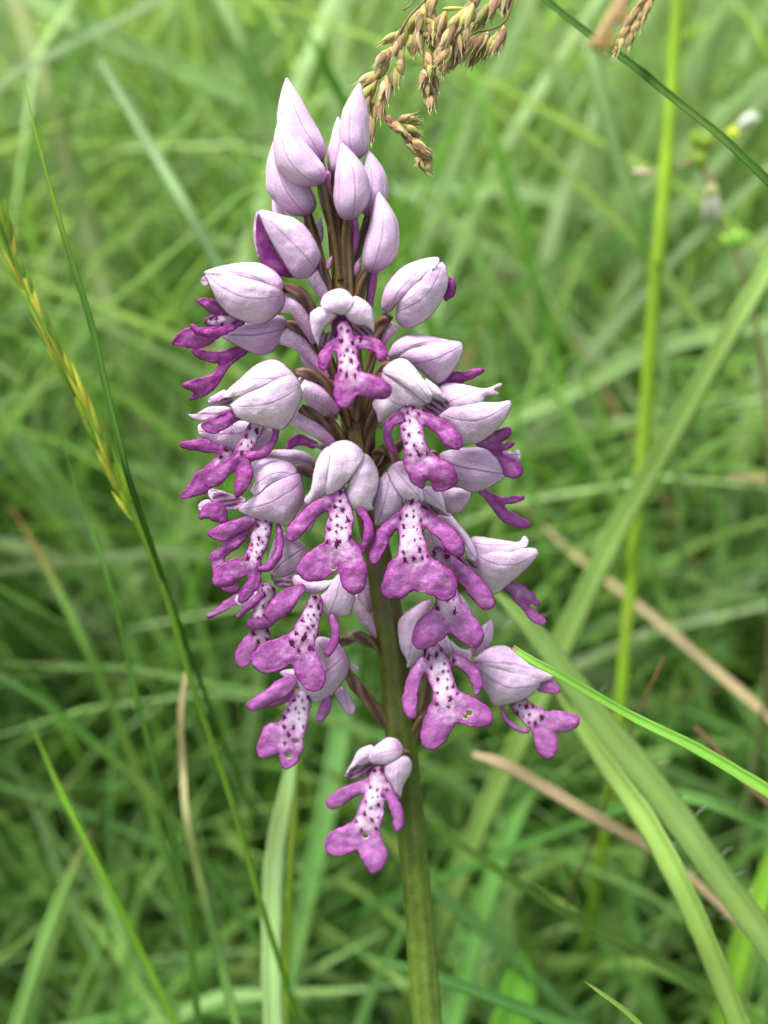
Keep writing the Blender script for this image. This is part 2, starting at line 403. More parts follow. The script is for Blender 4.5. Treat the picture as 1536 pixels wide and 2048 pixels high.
PALE = srgb(158, 188, 124); MINT = srgb(160, 188, 138); MIDG = srgb(104, 144, 60); DARK = srgb(92, 136, 56)
YEL = srgb(150, 182, 56); YGR = srgb(120, 165, 50); TAN = srgb(196, 176, 138); BRN = srgb(130, 95, 70); LIME = srgb(125, 175, 70)
BL = [
 # upright and sharp ones round the orchid
 ([(45,150,3,.2),(80,300,8,.2),(130,480,12,.201),(180,640,14,.202),(215,790,14,.203),(250,930,13,.205),(275,1010,12,.21)], DARK, 'slender dark green blade with a browned tip standing far left beside the yellow flowering spike', dict(tip=True, fold=.6, tipcol=(YEL, .35))),
 ([(105,815,3,.235),(160,1000,8,.235),(220,1170,9,.235),(270,1380,11,.24),(330,1620,12,.245),(370,1790,14,.25),(400,2080,14,.26)], DARK, 'thin dark green blade running from mid left down to the bottom, left of the orchid', dict(tip=True)),
 ([(1068,-20,13,.215),(1175,65,15,.212),(1260,125,16,.21),(1340,190,17,.208),(1440,270,17,.206),(1545,370,18,.205)], srgb(82,124,48), 'dark green thin blade crossing the top right corner in front of the yellow stalk', dict(fold=.6)),
 ([(1025,1294,12,.193),(1060,1318,16,.192),(1120,1350,18,.191),(1260,1430,20,.19),(1400,1500,24,.188),(1550,1590,28,.186)], LIME, 'stiff ribbed green blade with a pale cut purple tip ending below the flowers', dict(fold=.75, roll=.3, tipcol=(srgb(150,95,110), .08))),
 ([(985,1180,8,.250),(1030,1222,30,.248),(1090,1290,46,.246),(1200,1440,60,.242),(1330,1600,62,.238),(1430,1740,60,.234),(1510,1850,58,.232),(1610,1990,56,.23)], srgb(122,152,82), 'broad hairy grey green leaf with a folded tip sloping down the right side', dict(fold=.45, roll=.35, name='broad_grass_leaf', cat='grass leaf')),
 ([(1090,1340,10,.246),(1145,1430,26,.242),(1205,1520,40,.236),(1290,1640,48,.230),(1360,1770,48,.225),(1420,1905,48,.222),(1485,2070,50,.22)], srgb(138,168,84), 'long light green leaf with a pale midrib curving down to the bottom right corner', dict(fold=.4, roll=-.25, name='broad_grass_leaf', cat='grass leaf')),
 ([(1168,1962,3,.2),(1200,1985,8,.199),(1250,2022,11,.198),(1300,2070,13,.197)], MIDG, 'short pointed blade tip with a brown point at the bottom right of the stem', dict(tip=True, tipcol=(BRN, .3))),
 ([(1328,1316,4,.25),(1300,1375,5,.25),(1270,1440,5,.252),(1250,1500,5,.255)], BRN, 'thin brown withered stalk standing right of the lower flowers', dict(kind='tube', name='dry_stalk', cat='dry stalk')),
 ([(1390,1455,7,.26),(1425,1490,9,.26),(1470,1545,9,.26),(1550,1620,10,.26)], srgb(140,110,85), 'short brown stalk near the right edge below the green blade tip', dict(kind='tube', name='dry_stalk', cat='dry stalk')),
 # the yellow green stalk
 ([(1357,-30,22,0.305),(1349,100,25,0.306),(1339,250,27,0.307),(1326,400,28,0.308),(1316,515,29,0.309),(1312,538,33,0.310),(1309,560,27,0.310),(1300,700,27,0.312),(1285,900,25,0.315),(1265,1130,25,0.318),(1250,1300,24,0.320),(1238,1450,22,0.325)], YEL, 'bright yellow green upright stalk right of the orchid', dict(kind='tube', name='grass_stalk', cat='grass stalk')),
 # pale ones behind, upper part
 ([(1165,40,26,.31),(1195,160,34,.31),(1240,330,30,.315),(1275,440,24,.32),(1300,560,20,.33),(1340,800,16,.34)], PALE, 'pale green blade hanging below the brown blurred node at top right', dict(roll=.2)),
 ([(200,120,18,.30),(290,275,24,.30),(370,410,24,.30),(440,535,24,.305),(530,700,24,.31),(640,900,24,.32)], MINT, 'pale grey green blade with a blunt tip slanting towards the upper left flowers', dict(roll=.15, fold=.25)),
 ([(425,-40,32,.34),(480,80,32,.34),(535,210,32,.35),(600,400,30,.36),(680,700,26,.38)], PALE, 'pale blade coming from the top edge behind the topmost buds', {}),
 ([(606,50,5,.32),(640,110,16,.32),(700,230,20,.33),(780,400,20,.34),(850,620,20,.35)], LIME, 'narrow pale blade between the two groups of topmost buds', dict(tip=True)),
 ([(40,-20,44,.42),(200,70,46,.42),(400,155,46,.43),(560,245,42,.44),(760,420,36,.46)], PALE, 'wide pale arching blade crossing the upper left corner', dict(roll=.3)),
 ([(-40,250,60,.55),(60,420,60,.55),(160,600,56,.56),(260,820,50,.57),(360,1060,44,.58)], srgb(160,180,120), 'dim grey green blade slanting steeply down behind the far left blades', dict(roll=.3)),
 ([(20,-30,44,.4),(90,180,44,.4),(160,420,40,.41),(240,700,36,.42),(330,1000,32,.44)], srgb(165,178,125), 'greyish broad blade running from the top left corner down behind the slender dark blade', {}),
 ([(1590,640,34,.37),(1450,665,34,.37),(1300,705,34,.37),(1150,785,32,.375),(1010,850,30,.38),(880,940,30,.40)], PALE, 'pale blade reaching in from the right edge and sloping down to the middle flowers', {}),
 ([(1560,500,40,.30),(1440,700,42,.30),(1330,895,44,.305),(1230,1070,46,.31),(1130,1280,48,.315),(1060,1440,44,.32),(960,1650,44,.33),(880,1860,44,.34)], srgb(150,180,100), 'long pale green blade leaning diagonally across the yellow stalk at right', dict(roll=.2)),
 ([(760,395,20,.44),(880,375,34,.44),(1030,380,38,.44),(1180,425,38,.44),(1310,530,36,.44),(1420,700,32,.45)], MINT, 'pale arching blade right of the buds bending over to the right', dict(roll=.4)),
 ([(1290,50,34,.5),(1420,85,46,.5),(1600,190,50,.5),(1750,320,50,.5)], PALE, 'wide blurred pale blade running out through the top right edge', {}),
 ([(930,90,14,.36),(985,260,20,.36),(1050,480,22,.37),(1105,690,22,.38),(1155,900,22,.39),(1180,1060,20,.4)], LIME, 'slender light green stem between orchid and yellow stalk', dict(tip=True)),
 ([(1000,960,26,.42),(1130,1050,32,.42),(1260,1110,32,.42),(1400,1160,32,.42),(1580,1240,32,.42)], PALE, 'pale blade lying across behind the yellow stalk below its middle', {}),
 ([(1030,1000,16,.38),(1150,1110,20,.37),(1270,1205,22,.36),(1400,1315,24,.35),(1570,1460,24,.34)], TAN, 'tan dry blade sloping down to the right edge behind the yellow stalk', dict(name='dry_grass_leaf', cat='dry grass', tip=True)),
 ([(945,1508,20,.262),(1010,1530,34,.26),(1080,1570,34,.26),(1200,1640,36,.258),(1290,1690,30,.258),(1380,1755,26,.257),(1510,1880,20,.256)], TAN, 'blunt striped tan dead leaf lying behind the two green leaves at lower right', dict(name='dry_grass_leaf', cat='dry grass', fold=.2)),
 ([(1455,955,10,.33),(1500,956,16,.33),(1580,962,16,.33)], TAN, 'short tan blade tip at the right edge halfway up', dict(name='dry_grass_leaf', cat='dry grass')),
 ([(860,1640,8,.26),(930,1695,14,.26),(1000,1742,18,.26),(1140,1832,20,.262),(1280,1900,22,.265),(1440,1990,24,.27),(1560,2080,24,.27)], MIDG, 'narrow green blade sloping from the stem towards the bottom right', {}),
 ([(700,1900,14,.25),(860,1950,22,.25),(1000,2000,26,.25),(1180,2070,28,.25)], srgb(90,140,70), 'green blade lying low across the foot of the orchid stem', dict(tip=True)),
 ([(592,1480,20,.262),(575,1580,34,.26),(552,1700,42,.258),(545,1820,44,.256),(545,1960,44,.254),(550,2090,44,.252)], srgb(152,182,122), 'thick pale mint blade rising from the bottom edge left of the stem', dict(fold=.25, roll=.15, tip=True, tf=.2)),
 ([(596,1520,8,.27),(588,1640,13,.27),(578,1800,14,.27),(570,2080,15,.27)], srgb(120,150,40), 'thin yellow green stem right beside the thick pale mint blade', dict(kind='tube', name='grass_stalk', cat='grass stalk')),
 ([(720,1250,30,.36),(690,1420,42,.36),(655,1620,46,.35),(610,1820,44,.345),(570,2000,40,.34)], srgb(105,150,80), 'mid green blurred blade leaning behind the lowest flower', dict(roll=.2)),
 ([(-40,1360,30,.48),(120,1372,36,.48),(300,1400,36,.485),(460,1445,32,.49),(640,1530,28,.50)], srgb(138,168,112), 'pale blade lying level across the lower left', {}),
 ([(-40,1722,24,.46),(130,1712,26,.46),(330,1716,26,.465),(520,1740,24,.47)], srgb(134,166,110), 'pale level blade near the bottom left, lower of the two level ones', {}),
 ([(-40,1330,12,.30),(80,1400,17,.30),(180,1480,20,.302),(290,1575,20,.305),(390,1700,20,.308),(480,1830,20,.31),(560,1960,20,.31)], srgb(72,115,45), 'dark green blade slanting down across the lower left', dict(roll=.2)),
 ([(-60,1580,46,.46),(100,1740,50,.46),(240,1890,50,.46),(420,2100,50,.46)], srgb(118,152,66), 'wide soft yellowish green blade sloping through the bottom left corner', {}),
 ([(372,1345,9,.26),(362,1430,13,.26),(366,1540,14,.262),(374,1640,16,.255),(400,1760,18,.257),(440,1920,20,.26),(480,2080,20,.26)], srgb(110,150,80), 'blade with a tan withered top left of the lower flowers', dict(tipcol=(TAN, .75))),
 ([(55,1430,5,.25),(120,1580,12,.25),(190,1720,14,.25),(270,1880,15,.252),(370,2090,16,.255)], YGR, 'thin yellowish green blade rising at the lower left', dict(tip=True)),
 ([(185,1655,10,.27),(130,1770,22,.27),(80,1900,26,.27),(20,2090,28,.27)], srgb(135,175,95), 'light green blade with a brown tip leaning right in the bottom left corner', dict(tip=True, tipcol=(BRN, .3))),
 ([(1080,1540,26,.33),(1010,1690,38,.33),(960,1850,42,.33),(900,2060,44,.33)], srgb(110,160,80), 'green blade leaning left behind the foot of the orchid stem, below the tan leaf', {}),
 ([(1440,1280,40,.4),(1390,1430,50,.4),(1350,1560,50,.41),(1300,1760,46,.42)], srgb(120,165,110), 'wide blurred pale blade behind the tip of the stiff green blade at right', {}),
 ([(1040,1895,10,.3),(1042,1950,60,.3),(1030,2040,90,.3),(1010,2120,100,.3)], srgb(110,170,60), 'broad bright green pointed leaf at the bottom right of the stem', dict(name='broad_leaf', cat='leaf', tip=True, tf=.35)),
 ([(1600,1530,30,.3),(1560,1700,44,.3),(1490,1880,50,.3),(1440,2090,50,.3)], YGR, 'yellow green broad blade in the bottom right corner behind the long leaves', {}),
 ([(660,1540,12,.3),(760,1660,20,.3),(870,1780,24,.3),(1000,1890,26,.3),(1180,2060,26,.3)], srgb(82,122,62), 'bluish dark green blade passing low behind the orchid stem', {}),
 ([(150,900,12,.42),(330,960,26,.42),(520,1000,30,.42),(700,1100,30,.43)], PALE, 'pale blade lying level behind the left flowers', {}),
 ([(20,1010,8,.32),(90,1130,16,.32),(170,1290,18,.32),(250,1480,18,.33),(330,1700,18,.34)], srgb(120,160,75), 'light green blade with a rusty top left of the long thin dark blade', dict(tip=True, tipcol=(srgb(150,100,60), .35))),
 ([(700,640,20,.4),(640,850,28,.4),(560,1060,30,.4),(440,1300,30,.41),(300,1560,30,.42)], srgb(115,160,95), 'green blade leaning down to the left behind the whole flower spike', {}),
 ([(1536,1660,14,.27),(1400,1600,26,.27),(1290,1600,26,.28),(1150,1650,22,.29)], srgb(100,150,75), 'green blade curving in from the right edge below the stiff green blade', {}),
]
for pts, c, lab, kw in BL:
    if kw.get('cat') == 'dry grass': pts = [(x, y, w * .72, q) for x, y, w, q in pts]
    blade(pts, c, lab, **kw)
# ------------------------------------------------------------------ spikelets and the flowering grasses
def glume(a, b, w, nrm, side, curve=0.15, n=7, m=6):
    """a pointed boat shaped husk from a to b (world), half width w"""
    a = np.asarray(a); b = np.asarray(b); t = np.linspace(0, 1, n)
    L = np.linalg.norm(b - a)
    P = a[None] + (b - a)[None] * t[:, None] + nrm[None] * (np.sin(t * np.pi) * L * curve)[:, None]
    r = w * np.sin(np.pi * np.clip(t * 0.86 + 0.10, 0, 1)) ** 0.9 * (1 - t ** 4 * 0.9)
    r[0] *= 0.6; r[-1] = w * 0.03
    ph = np.linspace(0, 2 * np.pi, m, endpoint=False)
    V = P[:, None] + side[None, None] * (np.cos(ph)[None, :, None] * r[:, None, None]) + nrm[None, None] * (np.sin(ph)[None, :, None] * r[:, None, None] * 0.6)
    V = V.reshape(-1, 3)
    i = (np.arange(n - 1) * m)[:, None]; k = np.arange(m)[None]; k2 = (k + 1) % m
    F = np.stack([i + k, i + k2, i + m + k2, i + m + k], -1).reshape(-1, 4)
    uv = np.zeros((len(V), 3)); uv[:, 0] = np.tile(np.linspace(0, 1, m), n); uv[:, 1] = np.repeat(t, m)
    return V, F, uv

def merge(parts):
    V, F, U, C = [], [], [], []; o = 0
    for v, f, u, c in parts:
        V.append(v); U.append(u); C.append(np.broadcast_to(c, (len(v), 3)))
        for g in (f if isinstance(f, list) else [f]): F.append(g + o)
        o += len(v)
    q = [f for f in F if f.shape[1] == 4]; tr = [f for f in F if f.shape[1] == 3]
    FF = ([np.concatenate(q)] if q else []) + ([np.concatenate(tr)] if tr else [])
    return np.concatenate(V), FF, np.concatenate(U), np.concatenate(C)

def spikelet(parent, base, dirn, L, w, cols, r, name='spikelet', ng=4, spread=0.32, mat=None, awn=0.0):
    """a fan of overlapping husks"""
    base = np.asarray(base); d = np.asarray(dirn); d = d / np.linalg.norm(d)
    toc = CAM - base; toc /= np.linalg.norm(toc)
    s = np.cross(d, toc); s /= np.linalg.norm(s); nn = np.cross(s, d)
    parts = []
    for k in range(ng):
        a = (k - (ng - 1) / 2) * spread / max(1, ng - 1) * 2 * 0.5 + r.normal(0, 0.05)
        dd = d * math.cos(a) + s * math.sin(a) + nn * r.normal(0, 0.12)
        off = d * L * 0.16 * k * (0.5 if k % 2 else 0.8)
        ll = L * r.uniform(0.72, 1.0) * (1 - 0.10 * abs(k - 1))
        sd = s * math.cos(a) - d * math.sin(a)
        sgn = 1 if k % 2 else 0.3
        v, f, u = glume(base + off * 0.7 + s * math.sin(a) * L * 0.06, base + off * 0.7 + dd * ll, w * r.uniform(0.75, 1.1), nn, sd, 0.06 * sgn)
        c0 = np.asarray(cols[r.integers(0, len(cols))]) * r.uniform(0.8, 1.15)
        tt = u[:, 1:2]
        c = c0 * (1 - tt ** 3 * 0.5) + (srgb(205, 190, 160) if mat is None else c0 * 1.25) * (tt ** 3 * 0.5)
        c = c * (0.82 + 0.18 * np.abs(np.cos(u[:, 0:1] * 2 * np.pi)))
        parts.append((v, f, u, c))
        if awn:
            e = base + off * 0.7 + dd * ll
            q = np.array([e - dd * ll * 0.1, e + dd * awn * .5, e + dd * awn + nn * awn * 0.1])
            v, f, u = tube_w(q, np.array([1, .7, .3]) * 0.00008, 4); parts.append((v, f, u, srgb(190, 180, 130)))
    V, F, U, C = merge(parts)
    return make_obj(name, V, F, mat or M_HUSK, parent, col=C, uv=U)

def branch(parent, pts, cols=srgb(120, 95, 70), name='branch'):
    p = catmull(pts, 6); P = WD(p[:, 0], p[:, 1], p[:, 3]); w = p[:, 2] * .5 / FPX * p[:, 3]
    V, F, uv = tube_w(P, w, 7, 0.08, 3)
    return make_obj(name, V, F, M_HUSK, parent, col=np.tile(cols, (len(V), 1)), uv=uv)

# the brown nodding head at the top
def panicle():
    D0 = 0.194
    top = WD(905, -60, D0)
    r = np.random.default_rng(11)
    t = thing('grass_seed_head', top, 'nodding brown and straw coloured grass seed head hanging over the topmost buds', 'grass seed head')
    cols = [srgb(190, 160, 110), srgb(175, 140, 98), srgb(160, 125, 92), srgb(182, 168, 100), srgb(175, 172, 95), srgb(145, 105, 82), srgb(205, 180, 140)]
    # culm: arches up out of the picture and down to the soil far to the right
    q = np.array([(905, -60, 8, D0), (960, -260, 10, D0), (1150, -480, 12, D0 + .005), (1500, -560, 14, D0 + .02), (1900, -300, 16, D0 + .03), (2150, 300, 18, D0 + .04), (2300, 1100, 20, D0 + .06)], float)
    p = catmull(q, 8); P = WD(p[:, 0], p[:, 1], p[:, 3]); w = p[:, 2] * .5 / FPX * p[:, 3]
    P, w = to_ground(P, w); V, F, uv = tube_w(P, w, 8)
    make_obj('culm', V, F, M_HUSK, t, col=np.tile(srgb(130, 125, 70), (len(V), 1)), uv=uv)
    B = [
     ([(905, -60, 6), (860, -10, 5), (822, 30, 5), (805, 55, 5), (770, 120, 4), (742, 180, 4), (745, 240, 3)], [(812, 45, 255, 62), (806, 60, 215, 60), (800, 70, 262, 55), (785, 92, 232, 58), (800, 100, 275, 60), (776, 118, 238, 62), (792, 128, 262, 58), (762, 138, 218, 66), (772, 150, 262, 62), (752, 160, 240, 70), (758, 178, 270, 66), (738, 175, 250, 62), (746, 205, 258, 62), (742, 228, 268, 62)]),
     ([(905, -60, 6), (878, -10, 5), (862, 30, 5), (858, 75, 5), (872, 110, 4)], [(872, -20, 255, 60), (846, 5, 262, 62), (860, 10, 280, 60), (838, 18, 250, 58), (850, 36, 300, 64), (832, 50, 275, 62), (862, 48, 320, 60), (842, 68, 330, 64), (852, 84, 320, 64), (868, 60, 290, 60), (872, 90, 300, 58), (870, 35, 262, 58)]),
     ([(842, 70, 4), (848, 120, 4), (852, 165, 3), (856, 200, 3)], [(852, 100, 282, 46), (860, 118, 274, 48), (850, 135, 262, 44), (862, 142, 286, 46), (852, 162, 270, 42), (862, 165, 284, 40), (858, 188, 276, 40)]),
     ([(905, -60, 6), (945, 5, 5), (935, 40, 5), (915, 70, 4), (895, 100, 4)], [(960, -15, 235, 66), (945, 5, 250, 64), (938, 12, 228, 64), (922, 22, 240, 66), (930, 40, 262, 60), (908, 45, 248, 64), (915, 62, 268, 58), (895, 72, 255, 62), (884, 55, 268, 60), (902, 90, 240, 56), (890, 105, 262, 50), (880, 82, 262, 56), (890, 20, 250, 55)]),
     ([(905, -60, 6), (1000, -20, 5), (975, 10, 5), (950, 40, 4)], [(1000, -14, 240, 60), (985, 0, 252, 58), (975, 8, 232, 60), (965, 18, 248, 55), (1010, -28, 262, 60), (1020, -20, 255, 52)]),
     ([(905, -60, 5), (1025, -30, 4), (1026, 0, 4), (1012, 40, 4), (985, 58, 4), (950, 66, 4), (925, 95, 4)], [(1006, 50, 262, 56), (1010, 55, 240, 62), (995, 62, 250, 60), (978, 60, 238, 58), (968, 66, 222, 62), (952, 74, 240, 58), (940, 84, 222, 60), (930, 98, 230, 54), (962, 88, 248, 56), (916, 112, 222, 42), (984, 72, 250, 60)]),
     ([(758, 160, 5), (763, 195, 4), (772, 232, 4), (790, 245, 4), (815, 285, 4), (838, 305, 3), (850, 330, 3)], [(768, 232, 318, 44), (778, 246, 330, 42), (798, 244, 20, 34), (806, 240, 352, 38), (808, 252, 332, 40), (812, 262, 312, 44), (802, 268, 330, 50), (818, 278, 325, 46), (812, 290, 334, 50), (836, 298, 328, 40), (838, 310, 295, 40), (848, 318, 300, 34), (840, 308, 255, 26)]),
     ([(905, -60, 4), (840, -30, 4), (826, 5, 3), (806, 20, 4)], [(820, 70, 285, 46)]),
    ]
    for bi, (bp, sp) in enumerate(B):
        dz = [0, 0.002, 0.0005, 0.0, 0.003, 0.001, -0.001, 0.004][bi]
        branch(t, [(x, y, w_, D0 + dz) for x, y, w_ in bp])
        for (x, y, ang, ln) in sp:
            dd = D0 + dz + r.normal(0, 0.0006)
            a = math.radians(ang); b = WD(x, y, dd); e = WD(x + math.cos(a) * ln, y - math.sin(a) * ln, dd + r.normal(0, 0.0008))
            spikelet(t, b, e - b, np.linalg.norm(e - b), 8.6 / FPX * dd, cols, r, ng=int(r.integers(4, 7)), spread=0.36, awn=0.0007)
    # yellow green glume across the middle
    b, e = WD(884, 18, D0 - .002), WD(935, 16, D0 - .002)
    spikelet(t, b, e - b, np.linalg.norm(e - b), 5 / FPX * D0, [srgb(195, 195, 90)], r, ng=2, spread=.05)
panicle()

def panicle_right():
    D0 = 0.204; r = np.random.default_rng(5)
    t = thing('grass_seed_head', WD(1310, -30, D0), 'brown grass spike hanging from the top edge over the crossing dark green blade', 'grass seed head')
    cols = [srgb(175, 140, 95), srgb(155, 118, 88), srgb(190, 160, 110)]
    q = np.array([(1232, 100, 3, D0), (1262, 50, 4, D0), (1290, 5, 5, D0), (1330, -70, 7, D0), (1450, -250, 9, D0 + .01), (1750, -400, 12, D0 + .02), (2050, -100, 14, D0 + .03), (2200, 600, 16, D0 + .05)], float)
    p = catmull(q, 6); P = WD(p[:, 0], p[:, 1], p[:, 3]); w = p[:, 2] * .5 / FPX * p[:, 3]
    P, w = to_ground(P, w); V, F, uv = tube_w(P, w, 7); make_obj('culm', V, F, M_HUSK, t, col=np.tile(srgb(120, 105, 70), (len(V), 1)), uv=uv)
    for (x, y, ang, ln) in [(1318, -40, 245, 60), (1305, -20, 230, 58), (1300, -8, 255, 50), (1285, 5, 235, 56), (1290, 15, 252, 48), (1272, 22, 232, 52), (1278, 36, 250, 46), (1262, 42, 240, 48), (1255, 55, 252, 44), (1262, 62, 262, 40), (1246, 72, 245, 40), (1240, 84, 252, 34)]:
        a = math.radians(ang); b = WD(x, y, D0); e = WD(x + math.cos(a) * ln, y - math.sin(a) * ln, D0)
        spikelet(t, b, e - b, np.linalg.norm(e - b), 7 / FPX * D0, cols, r, ng=4, spread=.3, awn=.001)
    # the blurred one, much nearer the lens
    D1 = 0.135
    t = thing('grass_seed_head', WD(1260, -40, D1), 'blurred tan brown seed head close to the lens at the top right', 'grass seed head')
    q = np.array([(1190, 95, 22, D1), (1215, 50, 24, D1), (1245, 5, 22, D1), (1285, -70, 14, D1), (1400, -400, 12, D1), (1900, -700, 14, D1 + .02), (2600, -300, 16, D1 + .05), (2900, 600, 18, D1 + .08)], float)
    p = catmull(q, 6); P = WD(p[:, 0], p[:, 1], p[:, 3]); w = p[:, 2] * .5 / FPX * p[:, 3]
    P, w = to_ground(P, w); V, F, uv = tube_w(P, w, 7); make_obj('culm', V, F, M_HUSK, t, col=np.tile(srgb(165, 130, 100), (len(V), 1)), uv=uv)
    for (x, y, ang, ln) in [(1260, -20, 235, 60), (1235, 10, 240, 55), (1240, 20, 225, 50), (1220, 45, 240, 55), (1225, 60, 262, 45), (1200, 70, 235, 45), (1210, 80, 255, 35), (1250, 10, 260, 60)]:
        a = math.radians(ang); b = WD(x, y, D1); e = WD(x + math.cos(a) * ln, y - math.sin(a) * ln, D1)
        spikelet(t, b, e - b, np.linalg.norm(e - b), 9 / FPX * D1, [srgb(180, 140, 105), srgb(165, 130, 75), srgb(160, 140, 50)], r, ng=3, spread=.3)
panicle_right()

# the slim green flowering spike at far left
def spike(pts, label, d, r, n=30, wcol=srgb(110, 150, 50), name='flowering_grass'):
    p = catmull(pts, 10); P = WD(p[:, 0], p[:, 1], p[:, 3] + .012); w = p[:, 2] * .5 / FPX * p[:, 3]
    P2, w2 = to_ground(P, w)
    t = thing(name, P2[-1], label, 'flowering grass')
    V, F, uv = tube_w(P2, w2, 9); make_obj('culm', V, F, M_GR, t, col=np.tile(wcol, (len(V), 1)), uv=uv)
    return t, p, P
r_ = np.random.default_rng(21)
t_, p_, P_ = spike([(-30, 380, 4, .205), (0, 440, 5, .205), (38, 545, 6, .206), (95, 670, 7, .206), (165, 810, 8, .207), (235, 960, 9, .208), (285, 1070, 12, .21), (335, 1200, 14, .213), (385, 1370, 13, .217), (450, 1560, 13, .222), (520, 1800, 13, .228)],
                   'slim yellow green flowering grass spike at the far left crossing the slender dark blade', .206, r_)
cs = [srgb(140, 175, 44), srgb(112, 155, 46), srgb(105, 140, 50), srgb(185, 190, 70), srgb(165, 165, 60)]
for k in range(34):
    s = k / 33 * 0.56; i = int(s * (len(P_) - 2)); T = P_[i + 1] - P_[i]
    T /= np.linalg.norm(T); toc = CAM - P_[i]; toc /= np.linalg.norm(toc); sd = np.cross(T, toc)
    side = 1 if k % 2 else -1
    dr = -T + sd * side * 0.07
    spikelet(t_, P_[i] + T * 0.002 + sd * side * 0.0004, dr, 0.0085 * r_.uniform(.8, 1.15), 0.00040, cs, r_, ng=2, spread=0.08, awn=0, mat=M_GR)

# ------------------------------------------------------------------ white flowered weed at right
def weed():
    D0 = 0.31; r = np.random.default_rng(3)
    t = thing('stitchwort_plant', WD(1480, 620, D0), 'blurred weed with small white flowers and yellow green buds at the upper right edge', 'wildflower')
    def stalk(pts, c, down=False):
        p = catmull(pts, 8); P = WD(p[:, 0], p[:, 1], D0 + p[:, 3]); w = p[:, 2] * .5 / FPX * D0
        if down: P, w = to_ground(P, w)
        V, F, uv = tube_w(P, w, 8); make_obj('stem', V, F, M_GR, t, col=np.tile(c, (len(V), 1)), uv=uv)
    stalk([(1395, 300, 9, 0), (1420, 390, 8, 0), (1455, 470, 8, 0), (1490, 560, 9, 0), (1520, 700, 10, 0), (1540, 900, 10, 0)], srgb(130, 120, 80), True)
    stalk([(1395, 310, 7, 0), (1350, 335, 7, 0), (1285, 350, 8, 0)], srgb(185, 160, 150))
    stalk([(1400, 300, 8, 0), (1440, 285, 8, 0), (1470, 262, 8, 0)], srgb(150, 160, 90))
    stalk([(1400, 310, 8, 0), (1420, 350, 8, 0), (1425, 385, 8, 0)], srgb(165, 150, 120))
    def petal_set(x, y, ang, ln, w, cols, n, spread, nm, dz=0):
        for k in range(n):
            a = math.radians(ang + (k - (n - 1) / 2) * spread); b = WD(x, y, D0 + dz); e = WD(x + math.cos(a) * ln, y - math.sin(a) * ln, D0 + dz + r.normal(0, .0008))
            dd = e - b; toc = CAM - b; toc /= np.linalg.norm(toc); s = np.cross(dd / np.linalg.norm(dd), toc); s /= np.linalg.norm(s)
            v, f, u = glume(b, e, w / FPX * D0, np.cross(s, dd / np.linalg.norm(dd)), s, .1)
            make_obj(nm, v, f, M_GR, t, col=np.tile(cols[k % len(cols)], (len(v), 1)), uv=u)
    petal_set(1470, 262, 38, 62, 9, [srgb(205, 214, 205), srgb(195, 205, 200)], 3, 9, 'petal')
    petal_set(1452, 278, 40, 36, 9, [srgb(190, 205, 60)], 3, 14, 'sepal', -.001)
    petal_set(1398, 300, 80, 46, 10, [srgb(140, 165, 50), srgb(120, 150, 60)], 3, 30, 'leaf')
    petal_set(1400, 300, 250, 44, 10, [srgb(130, 160, 50)], 3, 32, 'leaf')
    petal_set(1424, 372, 268, 78, 12, [srgb(178, 182, 165), srgb(165, 174, 150)], 3, 13, 'petal')
    petal_set(1424, 366, 268, 40, 9, [srgb(175, 180, 120)], 3, 22, 'sepal', -.001)
    petal_set(1470, 500, 95, 50, 10, [srgb(130, 180, 70), srgb(150, 190, 80)], 4, 26, 'leaf')
    petal_set(1300, 345, 175, 40, 6, [srgb(200, 185, 175)], 2, 12, 'petal')
weed()

# hairs on the broad leaf at right
def hairs():
    r = np.random.default_rng(9); parts = []
    o = bpy.data.objects.get('broad_grass_leaf')
    pts = catmull(BL[4][0], 9); 
    for k in range(30):
        i = r.integers(8, len(pts) - 2); x, y, w, d = pts[i]; sgn = r.choice([-1, 1])
        tx, ty = pts[i + 1][0] - x, pts[i + 1][1] - y; L = math.hypot(tx, ty); nx, ny = ty / L, -tx / L
        bx, by = x + nx * sgn * w * .46, y + ny * sgn * w * .46
        ln = r.uniform(14, 34); a = math.atan2(ny * sgn, nx * sgn) + r.normal(0, .15)
        P = WD(np.array([bx, bx + math.cos(a) * ln * .5, bx + math.cos(a + .05) * ln]), np.array([by, by + math.sin(a) * ln * .5, by + math.sin(a + .05) * ln]), d)
        v, f, u = tube_w(P, np.array([.5, .4, .15]) / FPX * d, 4); parts.append((v, f, u, srgb(200, 215, 190)))
    V, F, U, C = merge(parts)
    h = make_obj('hair', V, F, M_HUSK, o, col=C, uv=U); h['kind'] = 'stuff'
hairs()
# ------------------------------------------------------------------ the orchid
_NT = np.random.default_rng(99).uniform(-1, 1, (256, 256))
def _vn(x, y):
    xi = np.floor(x).astype(int); yi = np.floor(y).astype(int); u = x - xi; v = y - yi
    u = u * u * (3 - 2 * u); v = v * v * (3 - 2 * v); a = xi & 255; b = yi & 255; a1 = (a + 1) & 255; b1 = (b + 1) & 255
    return (_NT[b, a] * (1 - u) + _NT[b, a1] * u) * (1 - v) + (_NT[b1, a] * (1 - u) + _NT[b1, a1] * u) * v
def noise2(x, y, s, seed=0.0):
    k = s / 2.0; x = np.asarray(x, float) * k + seed * 7.31; y = np.asarray(y, float) * k + seed * 3.17
    xr, yr = x * .8 - y * .6, x * .6 + y * .8
    return 1.2 * (_vn(xr, yr) + 0.5 * _vn(xr * 2.1 + 5, yr * 2.1) + 0.25 * _vn(xr * 4.3, yr * 4.3 + 9)) / 1.3

